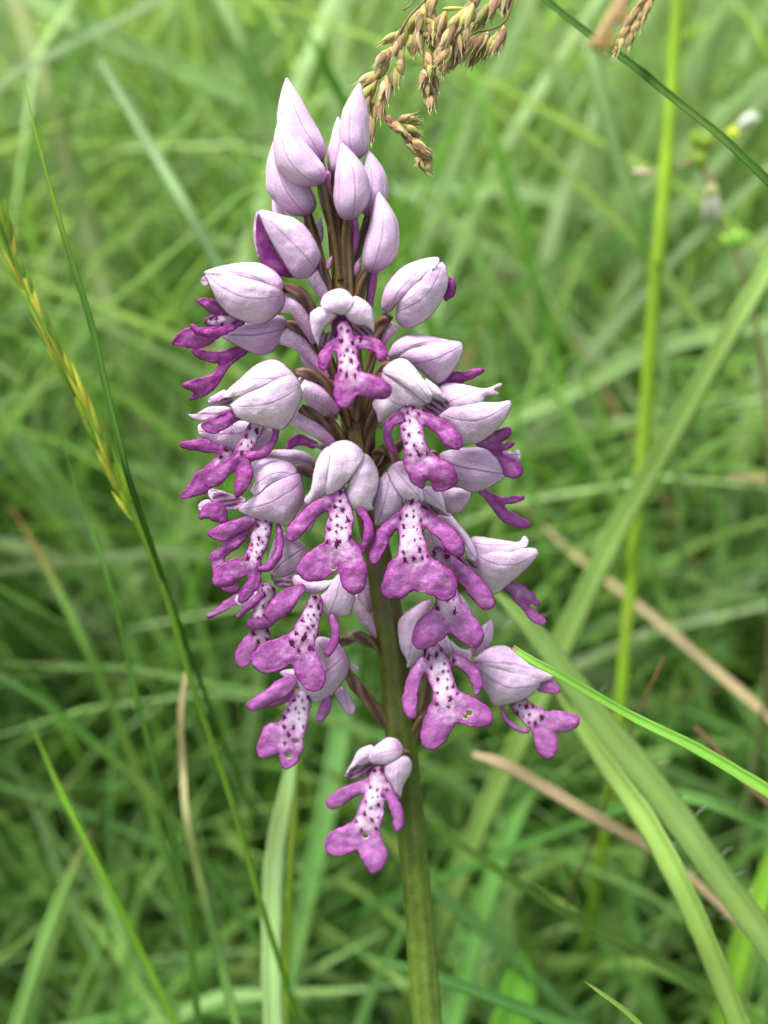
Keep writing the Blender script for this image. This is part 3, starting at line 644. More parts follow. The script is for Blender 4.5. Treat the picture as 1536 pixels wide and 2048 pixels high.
def grid_mesh(ev, box, step, iters=3):
    x0, y0, x1, y1 = box
    xs = np.arange(x0, x1 + step, step); ys = np.arange(y0, y1 + step, step)
    X, Y = np.meshgrid(xs, ys); s = ev(X.ravel(), Y.ravel())[0].reshape(X.shape)
    ins = s < 0
    cnt = ins[:-1, :-1].astype(int) + ins[1:, :-1] + ins[:-1, 1:] + ins[1:, 1:]
    keep = cnt >= 2
    if not keep.any(): return None
    idx = np.arange(X.size).reshape(X.shape)
    a, b, c, d = idx[:-1, :-1][keep], idx[:-1, 1:][keep], idx[1:, 1:][keep], idx[1:, :-1][keep]
    Q = np.stack([a, d, c, b], -1)       # image y runs down: this order faces the camera
    used, inv = np.unique(Q, return_inverse=True); Q = inv.reshape(Q.shape)
    x = X.ravel()[used].copy(); y = Y.ravel()[used].copy()
    E = np.concatenate([Q[:, [0, 1]], Q[:, [1, 2]], Q[:, [2, 3]], Q[:, [3, 0]]]); Es = np.sort(E, 1)
    key = Es[:, 0] * (len(x) + 1) + Es[:, 1]; u, ix, ct = np.unique(key, return_index=True, return_counts=True)
    bd = E[ix[ct == 1]]; border = np.zeros(len(x), bool); border[bd.ravel()] = True
    bi = np.where(border)[0]; e = 0.6
    for _ in range(iters):
        s0 = ev(x[bi], y[bi])[0]
        gx = (ev(x[bi] + e, y[bi])[0] - ev(x[bi] - e, y[bi])[0]) / (2 * e); gy = (ev(x[bi], y[bi] + e)[0] - ev(x[bi], y[bi] - e)[0]) / (2 * e)
        g2 = np.maximum(gx * gx + gy * gy, 0.25)
        mv = np.clip(s0, -step * 1.2, step * 1.2)
        x[bi] -= mv * gx / g2; y[bi] -= mv * gy / g2
    return x, y, Q, border

def sheet(ev, box, step, front, thick, wmap=WO):
    """closed puffy sheet: front height from front(x, y, d, z), the back lies thick behind it, rims are shared"""
    g = grid_mesh(ev, box, step)
    if g is None: return None
    x, y, Q, border = g
    s, z, w = ev(x, y); d = np.maximum(-s, 0); d[border] = 0
    zf = front(x, y, d, z)
    zb = zf - thick * (1 - np.exp(-d / 5.0)) - 0.05
    n = len(x); bmap = np.arange(n); inn = np.where(~border)[0]; bmap[inn] = n + np.arange(len(inn))
    V = np.concatenate([wmap(x, y, zf), wmap(x[inn], y[inn], zb[inn])])
    F = np.concatenate([Q, bmap[Q][:, ::-1]])
    fx = np.concatenate([x, x[inn]]); fy = np.concatenate([y, y[inn]]); fd = np.concatenate([d, d[inn]]); fw = np.concatenate([w, w[inn]])
    back = np.concatenate([np.zeros(n, bool), np.ones(len(inn), bool)])
    return V, F, fx, fy, fd, fw, back

# --- strokes (tapered limbs) ---------------------------------------------
def dens(st, n=7):
    """(x, y, r, dz, w) control points -> smooth polyline"""
    return catmull(st, n)

def strokes_ev(strokes, k=4.5, seed=0.0, wob=1.0, holes=()):
    D = [dens(s) for s in strokes]
    def ev(x, y):
        S_, Z, Wt = [], [], []
        for p in D:
            a = p[:-1]; b = p[1:]
            ax, ay = a[:, 0][None], a[:, 1][None]; dx, dy = (b[:, 0] - a[:, 0])[None], (b[:, 1] - a[:, 1])[None]
            t = ((x[:, None] - ax) * dx + (y[:, None] - ay) * dy) / np.maximum(dx * dx + dy * dy, 1e-6); t = np.clip(t, 0, 1)
            dist = np.hypot(x[:, None] - ax - t * dx, y[:, None] - ay - t * dy) - (a[:, 2][None] + t * (b[:, 2] - a[:, 2])[None])
            j = dist.argmin(1); r = np.arange(len(x)); tj = t[r, j]
            S_.append(dist[r, j]); 
            # smooth along-stroke weights for depth and whiteness
            wt = np.exp(-(dist - dist[r, j][:, None]) / 3.0); wt /= wt.sum(1)[:, None]
            zz = a[:, 3][None] + t * (b[:, 3] - a[:, 3])[None]; ww = a[:, 4][None] + t * (b[:, 4] - a[:, 4])[None]
            Z.append((zz * wt).sum(1)); Wt.append((ww * wt).sum(1))
        S_ = np.array(S_); Z = np.array(Z); Wt = np.array(Wt)
        m = S_.min(0); e = np.exp(-(S_ - m) / k); sm = m - k * np.log(e.sum(0)) * 0.55
        e2 = np.exp(-(S_ - m) / 7.0); e2 /= e2.sum(0)
        sm = sm + wob * noise2(x, y, 0.11, seed) + 0.35 * wob * noise2(x, y, 0.31, seed + 3)
        for hx, hy, hr in holes:
            sm = np.maximum(sm, hr - np.hypot(x - hx, (y - hy) * 1.25) + 0.9 * noise2(x, y, .4, hx))
        return sm, (Z * e2).sum(0), (Wt * e2).sum(0)
    A = np.concatenate(D); r = A[:, 2].max() + 6
    box = ((A[:, 0] - A[:, 2]).min() - 8, (A[:, 1] - A[:, 2]).min() - 8, (A[:, 0] + A[:, 2]).max() + 8, (A[:, 1] + A[:, 2]).max() + 8)
    return ev, box

# --- polygons (sepals) -----------------------------------------------------
def poly_pts(P, n=5):
    return catmull(np.asarray(P, float), n, closed=True)

def poly_sdf(P, x, y):
    a = P; b = np.roll(P, -1, 0); dx, dy = (b - a)[:, 0][None], (b - a)[:, 1][None]
    px, py = x[:, None] - a[:, 0][None], y[:, None] - a[:, 1][None]
    t = np.clip((px * dx + py * dy) / np.maximum(dx * dx + dy * dy, 1e-9), 0, 1)
    d = np.hypot(px - t * dx, py - t * dy).min(1)
    c = ((a[:, 1][None] > y[:, None]) != (b[:, 1][None] > y[:, None])) & (x[:, None] < dx * (y[:, None] - a[:, 1][None]) / np.where(np.abs(dy) < 1e-9, 1e-9, dy) + a[:, 0][None])
    return np.where(c.sum(1) % 2 == 1, -d, d)

def inflate(polys, grow=2.0, step=4.0, K=0.85, cap=70):
    """smooth balloon height over the union of outlines (Poisson), returns sampler"""
    A = np.concatenate(polys); x0, y0 = A.min(0) - 14; x1, y1 = A.max(0) + 14
    xs = np.arange(x0, x1, step); ys = np.arange(y0, y1, step); X, Y = np.meshgrid(xs, ys)
    s = np.min([poly_sdf(p, X.ravel(), Y.ravel()) for p in polys], 0).reshape(X.shape)
    M = s < grow; h = np.zeros(X.shape); c = 2.8 * step * step
    for _ in range(700):
        n = np.zeros_like(h); n[1:-1, 1:-1] = 0.25 * (h[:-2, 1:-1] + h[2:, 1:-1] + h[1:-1, :-2] + h[1:-1, 2:] + c); h = np.where(M, n, 0)
    H = np.minimum(np.sqrt(np.maximum(h, 0)) * K, cap)
    for _ in range(2):
        H[1:-1, 1:-1] = 0.5 * H[1:-1, 1:-1] + 0.125 * (H[:-2, 1:-1] + H[2:, 1:-1] + H[1:-1, :-2] + H[1:-1, 2:])
    def samp(x, y):
        fx = np.clip((x - x0) / step, 0, X.shape[1] - 1.001); fy = np.clip((y - y0) / step, 0, X.shape[0] - 1.001)
        i = fx.astype(int); j = fy.astype(int); u = fx - i; v = fy - j
        return H[j, i] * (1 - u) * (1 - v) + H[j, i + 1] * u * (1 - v) + H[j + 1, i] * (1 - u) * v + H[j + 1, i + 1] * u * v
    return samp, (x0, y0, x1, y1)

LILAC = srgb(242, 215, 244); LILAC2 = srgb(218, 182, 221); PINKB = srgb(178, 112, 168); WHT = srgb(240, 232, 244)
MAG = srgb(172, 74, 166); MAGD = srgb(130, 42, 122); RIM = srgb(140, 40, 125); DEEP = srgb(72, 10, 58); BODYW = srgb(236, 216, 236)

def sepal_obj(parent, P, H, z0, base, tone=0.0, lay=0.0, bulge=5.0, name='sepal', vein=0.55, stripes=False, edge=3.2, thick=2.8, flip=False, purple=False):
    PP = poly_pts(P); ev = lambda x, y: (poly_sdf(PP, x, y), np.zeros_like(x), np.zeros_like(x))
    bx0, by0 = PP.min(0) - 4; bx1, by1 = PP.max(0) + 4
    base = np.asarray(base, float)
    far = PP[np.argmax(np.hypot(*(PP - base).T))]; ax = far - base; L = np.linalg.norm(ax) + 1e-6; ax = ax / L
    sd = int(abs(P[0][0]) * 7 + abs(P[0][1])) % 97
    def flare(x, y, d):     # the free end of the sepal turns outwards and its rim is wavy
        t = np.clip(((x - base[0]) * ax[0] + (y - base[1]) * ax[1]) / L, 0, 1)
        return np.exp(-d / 5.0) * (6.0 + 4 * noise2(x, y, .12, sd + 4)) * np.clip((t - .55) / .4, 0, 1)
    def front(x, y, d, z):
        return z0 + H(x, y) + lay + bulge * (1 - np.exp(-d / 15.0)) - edge * np.exp(-d / 4.0) * 0.6 + (3.2 * noise2(x, y, 0.05, sd) + .5 * noise2(x, y, .16, sd)) * np.minimum(d / 8, 1) + flare(x, y, d)
    r = sheet(ev, (bx0, by0, bx1, by1), 2.8 if max(bx1 - bx0, by1 - by0) > 60 else 2.0, front, thick)
    if r is None: return None
    V, F, x, y, d, w, back = r
    t = np.clip(((x - base[0]) * ax[0] + (y - base[1]) * ax[1]) / L, 0, 1)
    c0 = PP.mean(0); tc = np.clip(((c0 - base) @ ax) / L, 0, 1); off = (c0 - base) @ np.array([-ax[1], ax[0]])
    lat = -(x - base[0]) * ax[1] + (y - base[1]) * ax[0]
    u = (lat - off * np.sin(np.pi * t)) / (L * 0.45 * (np.sin(np.pi * np.clip(t, .06, .94)) ** 0.6))
    white = tone < 0; tone = max(tone, 0.0); c = LILAC * (1 - tone) + LILAC2 * tone * 0.93; c = np.minimum(c * (1.04 if white else 1.0), 0.88)
    c = np.tile(c, (len(x), 1))
    k = np.clip(1 - t / 0.3, 0, 1)[:, None] ** 1.5 * (0.12 if white else 0.75); c = c * (1 - k) + PINKB * k
    rim = np.exp(-((d - 3.2) / 1.6) ** 2)[:, None] * 0.5; c = c * (1 - rim) + WHT * rim; rm = np.exp(-d / 1.1)[:, None] * .3; c = c * (1 - rm) + srgb(190, 140, 190) * rm
    c[back] = c[back] * np.array([0.92, 0.80, 0.9])
    if purple:
        kk = (np.clip(d / 14, 0, 1) * (0.6 + 0.4 * noise2(x, y, .05, 2)))[:, None]; c = MAGD * 0.9 * (1 - kk * .45) + MAG * kk * .45
    if stripes:
        n_ = noise2(x, y, .09, sd) * 2.0; sv = np.sin(lat * 0.62 + n_) + 0.35 * noise2(x, y, .22, sd)
        kk = (1 / (1 + np.exp(-sv * 4)) * np.clip(d / 4.0, 0.15, 1))[:, None]
        c = srgb(196, 150, 190) * (1 - kk) + srgb(84, 26, 72) * kk
        vein = 0
    o = make_obj(name, V, F, M_SEP, parent, col=c, uv=np.stack([u, t, np.full(len(x), vein)], -1))
    return o

def core_obj(parent, polys, H, box, z0, name='flower', shrink=3.0, tone=.3):
    ev = lambda x, y: (np.min([poly_sdf(p, x, y) for p in polys], 0) + shrink, np.zeros_like(x), np.zeros_like(x))
    g = grid_mesh(ev, box, 4.0)
    x, y, Q, border = g; s = ev(x, y)[0]; d = np.maximum(-s, 0)
    h = H(x, y); n = len(x)
    zf = z0 + h * 0.86 - 3; zb = z0 - h * 0.75 - 4
    zf[border] = (zf[border] + zb[border]) / 2
    inn = np.where(~border)[0]; bmap = np.arange(n); bmap[inn] = n + np.arange(len(inn))
    V = np.concatenate([WO(x, y, zf), WO(x[inn], y[inn], zb[inn])]); F = np.concatenate([Q, bmap[Q][:, ::-1]])
    c = np.tile(srgb(196, 146, 194), (n, 1)); c = np.concatenate([c, np.tile(LILAC * .9, (len(inn), 1))])
    return make_obj(name, V, F, M_SEP, parent, col=c, uv=np.zeros((len(V), 3)))

def pick_spots(box, seed, ev, dens_=1.0, tmin=0.5):
    """where the dark tufts sit: loosely in files down the pale part, larger towards the fork"""
    r = np.random.default_rng(seed); done = []
    x0, y0, x1, y1 = box; n = int((x1 - x0) * (y1 - y0) / 10)
    X = r.uniform(x0, x1, n); Y = r.uniform(y0, y1, n); s, z, w = ev(X, Y)
    for i in r.permutation(n):
        if s[i] > -3.6 or w[i] < tmin: continue
        if r.random() > 0.25 + 0.75 * (noise2(X[i], Y[i], .10, seed) > -0.05): continue
        low = w[i] < 0.93
        sz = r.choice([1.3, 2.2, 3.2, 4.6], p=[.2, .3, .3, .2]) + (1.3 if low else 0)
        if any((X[i] - a) ** 2 + ((Y[i] - b) * 0.8) ** 2 < (4.0 + 1.25 * c + 1.25 * sz) ** 2 for a, b, c in done): continue
        done.append((X[i], Y[i], sz))
        if len(done) >= 15 * dens_: break
    return done

def spots(done, seed, ev, front):
    r = np.random.default_rng(seed + 1); parts = []
    for sx, sy, sz in done:
        m = 14; ang = np.linspace(0, 2 * np.pi, m, endpoint=False); ell = r.uniform(1.0, 2.1); tl = r.normal(0, .35)
        ra = np.maximum(sz * (1 + 0.55 * r.normal(0, 1, m).clip(-1, 1.5)), .5)
        lx, ly = np.cos(ang) * ra / ell ** .5, np.sin(ang) * ra * ell ** .5
        px = np.append(sx + lx * math.cos(tl) - ly * math.sin(tl), sx); py = np.append(sy + lx * math.sin(tl) + ly * math.cos(tl), sy)
        ss, zz, ww = ev(px, py); zf = front(px, py, np.maximum(-ss, 0), zz)
        zf[:-1] += 0.35; zf[-1] += 2.0
        V = WO(px, py, zf); k = np.arange(m); F = np.stack([(k + 1) % m, k, np.full(m, m)], -1)
        parts.append((V, [F], np.zeros((m + 1, 3)), DEEP * r.uniform(0.9, 2.4)))
        for _ in range(int(2 + sz)):      # fine hairs standing out of the tuft
            a = r.uniform(0, 6.28); ln = r.uniform(3, 6) * (0.5 + sz / 4)
            q = np.array([[sx, sy, zf[-1] - 1], [sx + math.cos(a) * ln * .6, sy + math.sin(a) * ln * .6, zf[-1] + 1.0], [sx + math.cos(a) * ln, sy + math.sin(a) * ln, zf[-1] + 0.4]])
            v, f, u = tube_w(WO(q[:, 0], q[:, 1], q[:, 2]), np.array([.55, .45, .15]) / PPM, 4)
            parts.append((v, f, u, DEEP * 1.5))
    return parts

def lip_obj(parent, layers, z0, pale=0.0, seed=1, name='lip', spot=1.0, dark=0.0, holes=()):
    parts = []
    for li, strokes in enumerate(layers):
        st = [[(p[0], p[1], p[2] + .4, z0 + (p[3] if len(p) > 3 else 0), (p[4] if len(p) > 4 else 0)) for p in s] for s in strokes]
        ev, box = strokes_ev(st, seed=seed + li, wob=1.9, holes=holes)
        def front(x, y, d, z, sd=seed + li):
            return z + 2.2 * (1 - np.exp(-d / 5.0)) + 3.0 * noise2(x, y, 0.075, sd) * np.minimum(d / 6, 1) + 0.4 * noise2(x, y, .22, sd + 2) * np.minimum(d / 5, 1) + 1.2 * np.exp(-((d - 2.0) / 1.6) ** 2) - 2 - 6.0 * np.exp(-d / 9.0) * (.5 + .8 * noise2(x, y, .045, sd + 7)).clip(0, 1)
        r = sheet(ev, box, 2.3, front, 1.7)
        if r is None: continue
        V, F, x, y, d, w, back = r
        n1 = noise2(x, y, 0.12, seed) ; n2 = noise2(x, y, 0.35, seed + 5)
        yk = float(np.clip((y.mean() - 650) / 850, 0, 1)); base = (srgb(144, 36, 134) * (1 - yk) + srgb(166, 76, 162) * yk) * (1 - pale * .7) + srgb(192, 124, 192) * pale * .7
        c = np.tile(base, (len(x), 1)) * (1 + 0.10 * n1[:, None]); lk = (np.clip(d / 22, 0, 1) * (.6 + .35 * n1))[:, None] * .42; c = c * (1 - lk) + srgb(204, 128, 202) * lk
        if dark: c = c * (1 - dark) + MAGD * dark
        wh = 1 / (1 + np.exp(-(w - 0.58 + 0.20 * n2 + 0.16 * n1) * 5)); wh = wh * np.clip((d - 1.0 + 2.5 * n2 + 2 * n1) / 10.0, 0.05, 1) * .97
        c = c * (1 - wh[:, None]) + BODYW * wh[:, None]
        done = pick_spots(box, seed * 13 + li, ev, spot) if spot and w.max() > 0.5 else []
        for sx, sy, sz in done:
            k = (.5 * np.exp(-((x - sx) ** 2 + ((y - sy) * .75) ** 2) / (sz * (1.5 + .9 * (sz > 3)) + .6) ** 2) * (~back))[:, None]; c = c * (1 - k) + srgb(150, 60, 140) * k
        # low whiteness (arm roots): darker, stained
        rim = (np.exp(-d / 1.9) * 0.8)[:, None]; c = c * (1 - rim) + (RIM * (1 - pale * .3) + srgb(150, 80, 145) * pale * .3) * rim
        for hx, hy, hr in holes:     # nibbled holes have a dried pale edge
            k = np.exp(-((np.hypot(x - hx, (y - hy) * 1.25) - hr) / 2.6).clip(0) ** 2)[:, None] * .8; c = c * (1 - k) + srgb(215, 195, 175) * k
        c[back] = c[back] * .35 + srgb(160, 100, 160) * .65 * .8
        parts.append((V, F, np.zeros((len(V), 3)), c))
        parts += spots(done, seed * 13 + li, ev, front)
    V, F, U, C = merge(parts)
    return make_obj(name, V, F, M_LIP, parent, col=C)

def tube_o(parent, pts, name, c0, c1, rib=0.12, nrib=4, twist=3.0, m=16, n=8):
    p = catmull(pts, n); P = WO(p[:, 0], p[:, 1], p[:, 3]); w = p[:, 2] / PPM
    V, F, uv = tube_w(P, w, m, rib, nrib, twist)
    t = uv[:, 1:2]; c = np.asarray(c0) * (1 - t) + np.asarray(c1) * t
    if rib: c = c * (1 + 0.55 * np.cos(nrib * uv[:, 0:1] * 2 * np.pi * (m - 1) / m) * (1 if rib > .05 else 0.3))
    return make_obj(name, V, F, M_STK, parent, col=np.maximum(c, 0.003), uv=uv)

STB = srgb(96, 74, 48); STG = srgb(88, 92, 30); STD = srgb(66, 78, 22); OV0 = srgb(98, 68, 60); OV1 = srgb(80, 62, 40)
SP0 = srgb(226, 196, 224); SP1 = srgb(160, 95, 150)

# find where the stem meets the soil
yy = np.linspace(2000, 7000, 400); zz = WO(np.full(400, 900.0), yy, np.zeros(400))[:, 2]
YB = float(yy[np.argmin(np.abs(zz))]); stem_pts = [(664, 400, 12, 0), (672, 470, 17, 0), (684, 560, 22, 0), (694, 640, 26, 0), (702, 760, 30, 0), (716, 900, 31, 0), (738, 1020, 30, 0), (764, 1150, 32, 0), (786, 1300, 36, 0), (800, 1450, 37, 0), (819, 1620, 35, 0), (836, 1800, 35, 0), (852, 2000, 37, 0), (866, 2200, 39, 0), (900, 2900, 46, 0), (930, YB - 300, 50, 0), (935, YB + 60, 54, 0)]
ORC = thing('military_orchid', WO(935, YB, 0), 'lilac and magenta orchid spike with spotted lips on a thick green stem, in sharp focus', 'orchid')

def stem():
    p = catmull(stem_pts, 12); P = WO(p[:, 0], p[:, 1], p[:, 3]); w = p[:, 2] * .88 / PPM * (1 + .012 * np.sin(p[:, 1] / 37.0) + .01 * np.sin(p[:, 1] / 13.0))
    V, F, uv = tube_w(P, w, 42, 0.05, 7, 0.5)
    y = np.append(np.repeat(p[:, 1], 42), [p[0, 1], p[-1, 1]])
    k = np.clip((y - 600) / 900, 0, 1)[:, None]; c = STB * (1 - k) + STD * k
    g = np.clip(1 - np.abs(y - 560) / 160, 0, 1)[:, None] * .6; c = c * (1 - g) + srgb(112, 108, 40) * g
    lo = np.clip((y - 1500) / 450, 0, 1)[:, None]; c = c * (1 - lo) + srgb(88, 108, 40) * lo
    c = c * (1 + 0.10 * np.cos(7 * uv[:, 0:1] * 2 * np.pi))
    make_obj('stem', V, F, M_STK, ORC, col=c, uv=uv)
stem()

def bract(x, y, ang, ln, w, z, col=srgb(150, 95, 140)):
    a = math.radians(ang); b = WO(x, y, z); e = WO(x + math.cos(a) * ln, y - math.sin(a) * ln, z + 4)
    d = (e - b) / np.linalg.norm(e - b); toc = CAM - b; toc /= np.linalg.norm(toc); s = np.cross(d, toc); s /= np.linalg.norm(s)
    v, f, u = glume(b, e, w / PPM, np.cross(s, d), s, .08, 8, 10)
    c = np.tile(col, (len(v), 1)); k = u[:, 1:2]; c = c * (1 - k * .3) + srgb(190, 150, 180) * k * .3
    make_obj('bract', v, f, M_STK, ORC, col=c, uv=u)
for b in [(668, 478, 100, 56, 8, 22), (706, 560, 72, 50, 9, 28), (712, 600, 62, 50, 8, 32), (664, 900, 165, 44, 6, 22), (748, 935, 50, 34, 6, 14), (664, 512, 250, 44, 5, 18)]: bract(*b)

# --- buds --------------------------------------------------------------------
def bud(tip, base, hw, z, ztip=None, hook=0.12, rot=0.0, stalk=None, spur=None, tone=0.2, asym=0.52):
    tip = np.array([tip[0], tip[1], z if ztip is None else ztip], float); base = np.array([base[0], base[1], z], float)
    ax = tip - base; L = np.linalg.norm(ax); A = ax / L
    side = np.cross(A, [0, 0, 1.0]); side /= np.linalg.norm(side); nrm = np.cross(side, A)
    hw = hw * 0.87
    def ring(t): 
        c = base[None] + ax[None] * t[:, None] + side[None] * (np.sin(np.pi * t) * L * hook * -1)[:, None]
        r = hw * 0.97 * ((t + 0.01) ** asym) * (1 - t) ** 0.9; r = r / (asym / (asym + .9)) ** asym / (.9 / (asym + .9)) ** .9; r = np.maximum(r, hw * .13 * np.sqrt(np.clip(1 - t, 0, 1)) ) * (1 + .018 * np.sin(t * 17 + hw))
        return c, np.maximum(r, 0.8)
    def surf(ph0, ph1, m, n, f, lift):
        t = 1 - (1 - np.linspace(0, 1, n)) ** 1.25; c, r = ring(t); ph = np.linspace(ph0, ph1, m)
        rr = r[:, None] * f(ph)[None] + lift
        P = c[:, None] + side[None, None] * (np.cos(ph)[None] * rr)[..., None] + nrm[None, None] * (np.sin(ph)[None] * rr)[..., None]
        return P, t
    # inner body
    P, t = surf(0, 2 * np.pi * 23 / 24, 24, 18, lambda p: 0.93 + 0 * p, 0)
    V = WO(P[..., 0], P[..., 1], P[..., 2]).reshape(-1, 3); m = 24
    i = (np.arange(17) * m)[:, None]; k = np.arange(m)[None]; k2 = (k + 1) % m
    F = np.stack([i + k, i + k2, i + m + k2, i + m + k], -1).reshape(-1, 4)
    bo = make_obj('flower_bud', V, F, M_SEP, ORC, col=np.tile(srgb(168, 120, 165), (len(V), 1)), uv=np.zeros((len(V), 3)))
    for q in range(3):
        pc = rot + q * 2 * np.pi / 3; hwid = math.radians(63)
        f = lambda p: 1.0 + 0.055 * np.cos((p - pc) * 1.5)
        m, n = 19, 26
        P, t = surf(pc - hwid, pc + hwid, m, n, f, 1.0)
        rngs = np.linspace(-1, 1, m)
        PH, TT = np.meshgrid(np.linspace(pc - hwid, pc + hwid, m), t); nz = noise2(PH * 30, TT * 60, .16, hw + q)
        cc_, r3 = ring(t); P = P + (P - cc_[:, None]) * (.045 * nz * np.sin(np.pi * TT) ** .5)[..., None]
        V1 = P.reshape(-1, 3); c_, r_2 = ring(t)
        inn = c_[:, None] + (P - c_[:, None]) * (1 - np.minimum(2.6 / np.maximum(r_2, 3), .35))[:, None, None]
        V2 = inn.reshape(-1, 3); X = np.concatenate([V1, V2])
        V = WO(X[:, 0], X[:, 1], X[:, 2])
        i = (np.arange(n - 1) * m)[:, None]; k = np.arange(m - 1)[None]
        Q = np.stack([i + k, i + k + 1, i + m + k + 1, i + m + k], -1).reshape(-1, 4)
        o = n * m; e1 = np.arange(n - 1) * m; e2 = e1 + m - 1; e3 = np.arange(m - 1); e4 = (n - 1) * m + e3
        R = np.concatenate([Q, Q[:, ::-1] + o, np.stack([e1 + m, e1 + m + o, e1 + o, e1], -1), np.stack([e2, e2 + o, e2 + m + o, e2 + m], -1), np.stack([e3, e3 + o, e3 + 1 + o, e3 + 1], -1), np.stack([e4 + 1, e4 + 1 + o, e4 + o, e4], -1)])
        tt = np.tile(np.repeat(t, m), 2)[:, None]; uu = np.tile(np.tile(rngs, n), 2)
        c = LILAC * (1 - tone) + LILAC2 * tone
        c = np.tile(c, (len(V), 1)); kb = np.clip(1 - tt / .22, 0, 1) ** 1.2 * .85; c = c * (1 - kb) + PINKB * .85 * kb
        kt = np.clip((tt - .7) / .3, 0, 1) * .45; c = c * (1 - kt) + WHT * kt
        ed = (np.exp(-(1 - np.abs(uu)) / .06) * .35)[:, None]; c = c * (1 - ed) + PINKB * ed
        make_obj('sepal', V, R, M_SEP, bo, col=c, uv=np.stack([uu, tt[:, 0], np.full(len(uu), .6)], -1))
    if stalk: tube_o(bo, stalk, 'ovary', OV1, STB, 0.13, 4, 1.5)
    if spur: tube_o(bo, spur, 'spur', SP1, srgb(150, 80, 130), 0.0, 3, 0, 12)
    return bo

bud((573, 156), (640, 322), 40, 0, hook=-.10, rot=1.9, stalk=[(640, 322, 8, 0), (650, 370, 9, -6), (662, 430, 10, -8), (668, 520, 9, -10)], tone=0)
bud((719, 166), (712, 318), 33, 2, hook=-.04, rot=1.2, stalk=[(712, 316, 7, 2), (704, 370, 8, 0), (694, 430, 9, -4), (684, 500, 9, -6)], tone=.1)
bud((676, 234), (668, 350), 22, -12, hook=.05, rot=1.6, stalk=[(668, 348, 6, -12), (668, 430, 7, -12)], tone=0)
bud((551, 274), (617, 430), 44, 8, hook=-.10, rot=1.4, stalk=[(615, 428, 8, 8), (626, 470, 10, 12), (640, 520, 10, 14), (658, 580, 11, 12), (672, 640, 11, 6)], tone=.35)
bud((545, 400), (600, 520), 24, -30, hook=.0, rot=1.6, tone=.3, stalk=[(600, 518, 6, -30), (640, 560, 7, -16), (668, 640, 8, -8)])
bud((737, 300), (738, 432), 32, 8, hook=.08, rot=1.4, stalk=[(737, 430, 7, 6), (722, 480, 8, 2), (706, 540, 9, 2)], tone=.5)
bud((560, 232), (641, 368), 43, 48, hook=-.13, rot=1.35, stalk=[(640, 362, 8, 44), (650, 392, 11, 38), (660, 425, 12, 28), (672, 480, 11, 20), (684, 560, 10, 14)], spur=[(652, 345, 8, 30), (656, 380, 7, 24), (662, 405, 5, 20)], tone=.3)
bud((684, 286), (699, 440), 40, 56, hook=.08, rot=1.75, stalk=[(695, 434, 8, 52), (693, 470, 10, 44), (697, 520, 11, 34), (704, 600, 11, 28), (710, 680, 11, 22)], spur=[(706, 430, 8, 34), (711, 470, 8, 30), (707, 500, 7, 28), (700, 520, 5, 26)], tone=.4)
bud((758, 384), (744, 545), 38, 50, hook=.10, rot=1.5, stalk=[(735, 538, 8, 44), (722, 570, 11, 38), (717, 620, 11, 30), (722, 690, 11, 20)], spur=[(748, 536, 9, 34), (744, 570, 9, 28), (738, 610, 8, 20), (732, 640, 6, 16)], tone=.35)
bud((640, 436), (632, 492), 12, -6, hook=0, rot=1.5, tone=.3)

# --- flowers -------------------------------------------------------------------
def flower(sepals, z0, base, tone=0.2, petals=(), lip=None, lipz=25, pale=0.0, seed=1, ovary=None, spur=None, K=0.85, extra=(), purple=(), spot=1.0, dark=0.0, vein=.5, lay=None, cap=70, holes=()):
    polys = [poly_pts(p) for p in sepals]
    H, box = inflate(polys, K=K, cap=cap)
    fo = core_obj(ORC, polys, H, box, z0, tone=tone)
    if tone > .5: vein = 1.0
    for i, p in enumerate(sepals):
        sepal_obj(fo, p, H, z0, base, tone, lay=(lay[i] if lay else 0), vein=vein if i < 2 else vein * .6)
    for p in petals: sepal_obj(fo, p, H, z0 + 3, base, stripes=True, lay=-6, name='petal', bulge=2)
    for p in purple: sepal_obj(fo, p, H, z0 + 3, base, lay=-8, name='petal', bulge=3, purple=True, vein=0)
    for p, dz in extra: 
        pz = poly_pts(p); H2, _ = inflate([pz], K=.35); sepal_obj(fo, p, H2, z0 + dz, base, tone, bulge=3)
    if lip: lip_obj(fo, lip, z0 + lipz, pale, seed, spot=spot, dark=dark, holes=holes)
    if ovary: tube_o(fo, ovary, 'ovary', OV0, OV1, 0.2, 3, 5.0, 18)
    if spur: spur = [(q[0], q[1], q[2] * 1.22, q[3]) for q in spur]
    if spur: tube_o(fo, spur, 'spur', SP0, SP1, 0.0, 3, 0, 14)
    return fo
# F8: bud just opening, upper left
flower([[(518,421),(557,427),(595,438),(622,465),(641,503),(641,521),(622,552),(603,557),(586,554),(561,514),(531,461)]], 50, (636,540), .3,
       purple=[[(522,428),(510,440),(508,480),(520,521),(546,546),(586,556),(575,535),(545,490)]],
       extra=[([(519,422),(510,430),(507,460),(509,490),(520,522),(514,490),(512,450)], 8)],
       spur=[(622,545,12,40),(640,575,11,34),(656,605,10,26),(670,650,7,14)], ovary=[(636,520,8,36),(652,570,11,30),(668,620,11,20),(684,690,10,10)])
